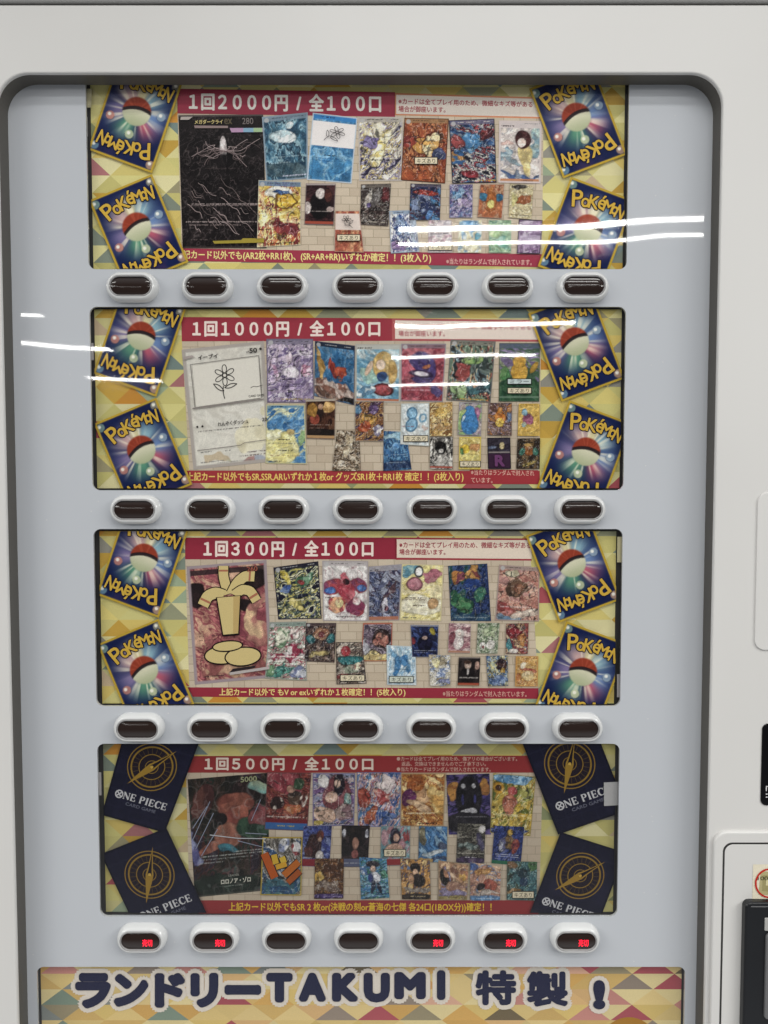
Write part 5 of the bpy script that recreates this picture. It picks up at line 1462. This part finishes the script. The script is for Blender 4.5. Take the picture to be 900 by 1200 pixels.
    ((469, 1006, 503.6, 1008, 505, 1054.4, 471, 1054), 'c08a44 d9a860 8a5a34 5a6a8c a8743c e0c080', ['.5 .22 .18 .12 0 26201f 322a28 .04', '.5 .32 .09 .08 0 d9b090 cca080 .02', '.6 .52 .22 .16 0 2c2626 3a302e .06', '.35 .5 .1 .12 0 d6a884 c49670 .05', '.2 .25 .14 .1 0 6a84b0 b07a40 .3', '.5 .78 .5 .06 0 8a8078 a49a90 .3', '.5 .92 .6 .07 0 38302a 463c34 .05'], dict(k=5, bd='8a7048', bw=.02, ln=('3a2418', .4), tx=[(.92, 'c4b490', .3, .8, .9)])),
    ((513.6, 1008, 549.6, 1013, 547.6, 1055, 513.6, 1054.4), 'c49a74 b08464 d6b48c a0745c 8a8ab0', ['.2 .42 .16 .2 -10 2c2624 c08a68 .08', '.5 .35 .1 .3 5 d6b898 8a5f4c .2', '.8 .3 .14 .14 0 d9a84c c48a6c .2', '.55 .62 .3 .14 0 a87c68 c89c80 .15', '.5 .82 .5 .08 0 8a80a8 a094b4 .2', '.5 .94 .6 .06 0 a8985c 94844c .05'], dict(k=3, ln=('5a3a30', .35), bd='a89880', bw=.03, tx=[(.93, '4a4030', .3, .8, .7)])),
    ((551, 1010, 587, 1016, 586, 1055, 551, 1055.6), 'b88a74 c8a084 a07060 8aa0c0 d6b494', ['.1 .1 .16 .1 0 3f5fa4 5474b4 .1', '.45 .22 .26 .10 0 d2a060 b88448 .2', '.42 .42 .14 .14 0 d9a890 cc9880 .05', '.65 .58 .22 .18 25 a84c40 bc6450 .1', '.35 .62 .16 .08 -20 2c2426 3c3032 .1', '.5 .78 .4 .05 0 d0c4b8 b8aca0 .2', '.5 .93 .6 .08 0 5a84b4 6a94c0 .05'], dict(k=3, ln=('5a3030', .35), tx=[(.93, 'd0d8e0', .2, .8, .8)])),
    ((594.4, 1009, 629.6, 1010, 629, 1055.6, 593.6, 1054.4), '3f6a74 5a8a8c 2f4f5c 7aa4a0 4a5a4c', ['.5 .42 .34 .20 0 6f9ca4 4f8088 .1', '.5 .30 .18 .12 0 2c4450 3a5660 .1', '.55 .52 .14 .12 0 2f4a68 3f5c7c .05', '.2 .1 .2 .08 0 8a6a4a 6a5038 .2', '.85 .1 .14 .08 0 4f7a4c 6a9460 .2', '.2 .78 .3 .05 0 b08a54 94703f .2'], dict(k=4, bd='6a7a70', bw=.02, tag=[rb(600, 1044.4, 626, 1053)])),
    ((307.6, 981, 354.4, 981, 353, 1049.6, 305, 1049), '6a645c 9a948a 4a4640 c8c4bc 3a5a84', ['.55 .14 .12 .14 25 dcdcdc 8a94b4 .08', '.85 .2 .14 .12 0 e0dedc a8484c .1', '.5 .86 .6 .14 0 2f5a84 3f7080 .3'], dict(k=4, bd='b5a04c', bw=.035, tx=[(.91, '9aa', .15, .7, .5), (.95, '9aa', .15, .5, .5)])),
]
made4 = cards(p4, P4, 4)
ob, q, lay = made4[0]
sh = Shapes(q)
sh.text('5000', .66, .020, .86, .062, lay + 13, 'a4a888', .03)
sh.text('ロロノア・ゾロ', .36, .868, .75, .912, lay + 13, 'd0cfc4', .03)
sh.text('LEADER', .46, .835, .60, .852, lay + 13, 'a0a098', .02)
for i, (a, b_) in enumerate((((.03, .42), (.22, .24)), ((.05, .60), (.30, .30)), ((.02, .52), (.26, .20)), ((.12, .66), (.34, .44)), ((.60, .56), (.98, .64)), ((.70, .50), (.97, .52)), ((.78, .40), (.90, .22)))):
    sh.poly([a, (b_[0] + .006, b_[1] + .006), b_, (a[0] - .004, a[1] - .008)], lay + 12.8 + .15 * i, '9aa0b0')
sh.stroke([(.24, .485), (.6, .535), (.96, .56)], 1.0, lay + 14, 'c4c8cc')
sh.build('card_lettering', ob)
ob, q, lay = made4[-1]
sh = Shapes(q)
BARS = [((.06, .28), (.34, .70), 9), ((.30, .30), (.36, .46), 7), ((.50, .34), (.56, .44), 7), ((.56, .66), (.92, .42), 8), ((.66, .78), (.96, .58), 7), ((.36, .52), (.62, .46), 6)]
for i, (a, b_, wd) in enumerate(BARS):
    sh.stroke([a, b_], wd + 1.6, lay + 4 + .4 * i, '2a1c18')
    sh.stroke([a, b_], wd, lay + 6.6 + .3 * i, ['b8642c', 'd0b048', 'd6ba50', 'bc7434', 'a86030', 'd2a840'][i])
sh.build('burst_lettering', ob)
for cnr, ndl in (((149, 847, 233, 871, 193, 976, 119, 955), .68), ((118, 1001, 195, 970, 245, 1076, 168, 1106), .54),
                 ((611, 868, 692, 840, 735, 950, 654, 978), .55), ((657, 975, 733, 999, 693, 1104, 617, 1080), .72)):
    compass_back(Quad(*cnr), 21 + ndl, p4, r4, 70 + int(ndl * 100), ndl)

INK['gain'] = 0.98
# ---- bottom banner ----------------------------------------------------------
r5 = (WINS[4][0] + .8 * U, WINS[4][1] + U, WINS[4][2] - .8 * U, WINS[4][3] - .5 * U)
p5 = mosaic('banner_poster', r5, 33, 51.5, 19.5, odd=.30, v0=14,
            yels=['d9c48c', 'd6c080', 'ddcfa0', 'd2ae6c', 'e0d2a4', 'd0b478', 'dcc894', 'd8b888'], odds=['7c7058', 'b06068', '8a9a8c', 'c9958c', '8f9490', 'cfa46c', 'a39a80', '9c9084', 'd6b09a'])
tag(p5, 'wide banner of pale triangles with rounded navy lettering edged in white, under the lowest buttons', 'banner')
q5 = Quad(0, 0, 900, 0, 900, 1200, 0, 1200)
BN = [('ラ', 88, 1140, 130, 1182), ('ン', 133, 1141, 174, 1180), ('ド', 181, 1140, 217, 1181), ('リ', 223, 1140, 256, 1181), ('ー', 263, 1154, 306, 1166),
      ('T', 312, 1140, 343, 1175), ('A', 350, 1140, 382, 1174), ('K', 389, 1140, 420, 1174), ('U', 426, 1140, 457, 1175), ('M', 462, 1139, 499, 1171), ('I', 512, 1137, 522, 1172),
      ('特', 557, 1137, 605, 1178), ('製', 617, 1138, 666, 1180), ('!', 695, 1148.5, 709.5, 1183)]
sho, shn = Shapes(q5), Shapes(q5)
for i, (ch, a, b_, c, d) in enumerate(BN):
    kanji = ch in '特製'
    dn = 2.0 if kanji else 3.4
    if ch == 'ー':
        dn = 3.2
    ins = dn
    sho.text(ch, (a + ins) / 900, (b_ + ins) / 1200, (c - ins) / 900, (d - ins) / 1200, 2 + 2.7 * (i % 2), 'ddd6cc', 0, dn + 5.2)
    shn.text(ch, (a + ins) / 900, (b_ + ins) / 1200, (c - ins) / 900, (d - ins) / 1200, 8 + 2.7 * (i % 2), '20254a', 0, dn)
sho.build('lettering_outline', p5, r5)
shn.build('banner_lettering', p5, r5)
sh = Shapes(q5)
sh.poly([(p[0], p[1]) for p in circle(737 / 900, 1226 / 1200, 34 / 900, 1200 / 900, 40)], 2, 'b0842c')
sh.build('gold_disc', p5, r5)


# ---- tapes and sticker --------------------------------------------------------
def tape(corners, mat, label, thick=.00012, layer=30):
    q = Quad(*corners)
    y = yl(layer)
    V = []
    rs = np.random.RandomState(int(corners[0]))
    n = 9
    edge = []
    for s, t in [(i / n, 0) for i in range(n)] + [(1, i / n) for i in range(n)] + [(1 - i / n, 1) for i in range(n)] + [(0, 1 - i / n) for i in range(n)]:
        if s in (0, 1) and 0 < t < 1:
            s += .03 * (rs.rand() - .5)
        edge.append((s, t))
    e = np.array(edge)
    for yy in (y, y - thick):
        x, z = q.world(e[:, 0], e[:, 1], yy)
        V += [(float(a), yy, float(b_)) for a, b_ in zip(x, z)]
    k = len(edge)
    F = [tuple(range(k, 2 * k)), tuple(range(k - 1, -1, -1))] + [(i, (i + 1) % k, k + (i + 1) % k, k + i) for i in range(k)]
    o = link('adhesive_tape', mesh_np(V, F), mat)
    return tag(o, label, 'tape', 'tape holding the posters')


tape((707.5, 917, 726, 916, 726, 943.5, 708, 944.5), MAT['silver'], 'wide silver tape over the lettering on a navy compass card back')
tape((99, 104, 107.5, 104, 107, 126, 99, 126), MAT['cleartape'], 'yellowed clear tape at the upper left corner of the 2000円 poster')
tape((100, 137, 102.6, 137, 103, 160, 100, 160), MAT['greytape'], 'thin grey tape on the left edge of the 2000円 poster')
tape((104, 402, 109.5, 402, 110, 422, 104, 422), MAT['greytape'], 'thin grey tape on the left edge of the 1000円 poster')
tape((114, 905, 118.6, 905, 119, 932, 114, 932), MAT['greytape'], 'thin grey tape on the left edge of the 500円 poster')
tape((723, 790, 729, 790, 729, 817, 723, 817), MAT['greytape'], 'thin grey tape low on the right edge of the 300円 poster')
tape((723.5, 629, 729, 629, 729, 659, 723, 659), MAT['cleartape'], 'clear tape at the upper right corner of the 300円 poster')

ys = YF - .0046
x0, z1 = Mx(882.5, 1013, ys)
z0 = Mx(882.5, 1060, ys)[1]
sw, shh = .06, z1 - z0
V = [(x0, ys, z0), (x0 + sw, ys, z0), (x0 + sw, ys, z1), (x0, ys, z1)]
st = link('banknote_sticker', mesh_np(V, [(0, 1, 2, 3)], np.tile(ink(hx('dcd6c4')), (4, 1))), MAT['print'])
tag(st, 'cream sticker with a red ring over a banknote, above the black bill slot', 'sticker')
qs = lambda s, t, k=1: (x0 + s * sw, ys - .0001 * k, z1 - t * shh)
V, F, C = [], [], []
for pts, col, k in (([(.10, .75), (.75, .80), (.78, .22), (.13, .17)], 'b5ad86', 1), ([(.16, .66), (.70, .72), (.71, .32), (.17, .26)], 'a39c74', 2), ([(.22, .52), (.42, .54), (.42, .36), (.22, .35)], 'cfc8a4', 3)):
    n = len(V)
    V += [qs(s, t, k) for s, t in pts]
    F.append(tuple(range(n, n + 4)))
    C += [ink(hx(col))] * 4
me = mesh_np(V, F, np.array(C))
link('banknote_print', me, MAT['print'], st)
V, F = [], []
cx, cz, ro, ri = x0 + .0175, z1 - .019, .0155, .0138
for i in range(40):
    a = 2 * math.pi * i / 40
    V += [(cx + ro * math.cos(a), ys - .0006, cz + ro * math.sin(a)), (cx + ri * math.cos(a), ys - .0006, cz + ri * math.sin(a))]
for i in range(40):
    j = (i + 1) % 40
    F.append((2 * i, 2 * j, 2 * j + 1, 2 * i + 1))
link('red_ring', mesh_np(V, F, np.tile(ink(hx('c03c34')), (len(V), 1))), MAT['print'], st)
n1, F1 = glyphs('1000', .02)
lo, hi = n1.min(0), n1.max(0)
V = [(x0 + .005 + (p[0] - lo[0]) / (hi[0] - lo[0]) * .014, ys - .0005, z1 - .016 + (p[1] - lo[1]) / (hi[1] - lo[1]) * .004) for p in n1]
link('banknote_figure', mesh_np(V, F1, np.tile(ink(hx('5a5a44')), (len(V), 1))), MAT['print'], st)

for o in SC.objects:
    if 'wp' in o:
        del o['wp']
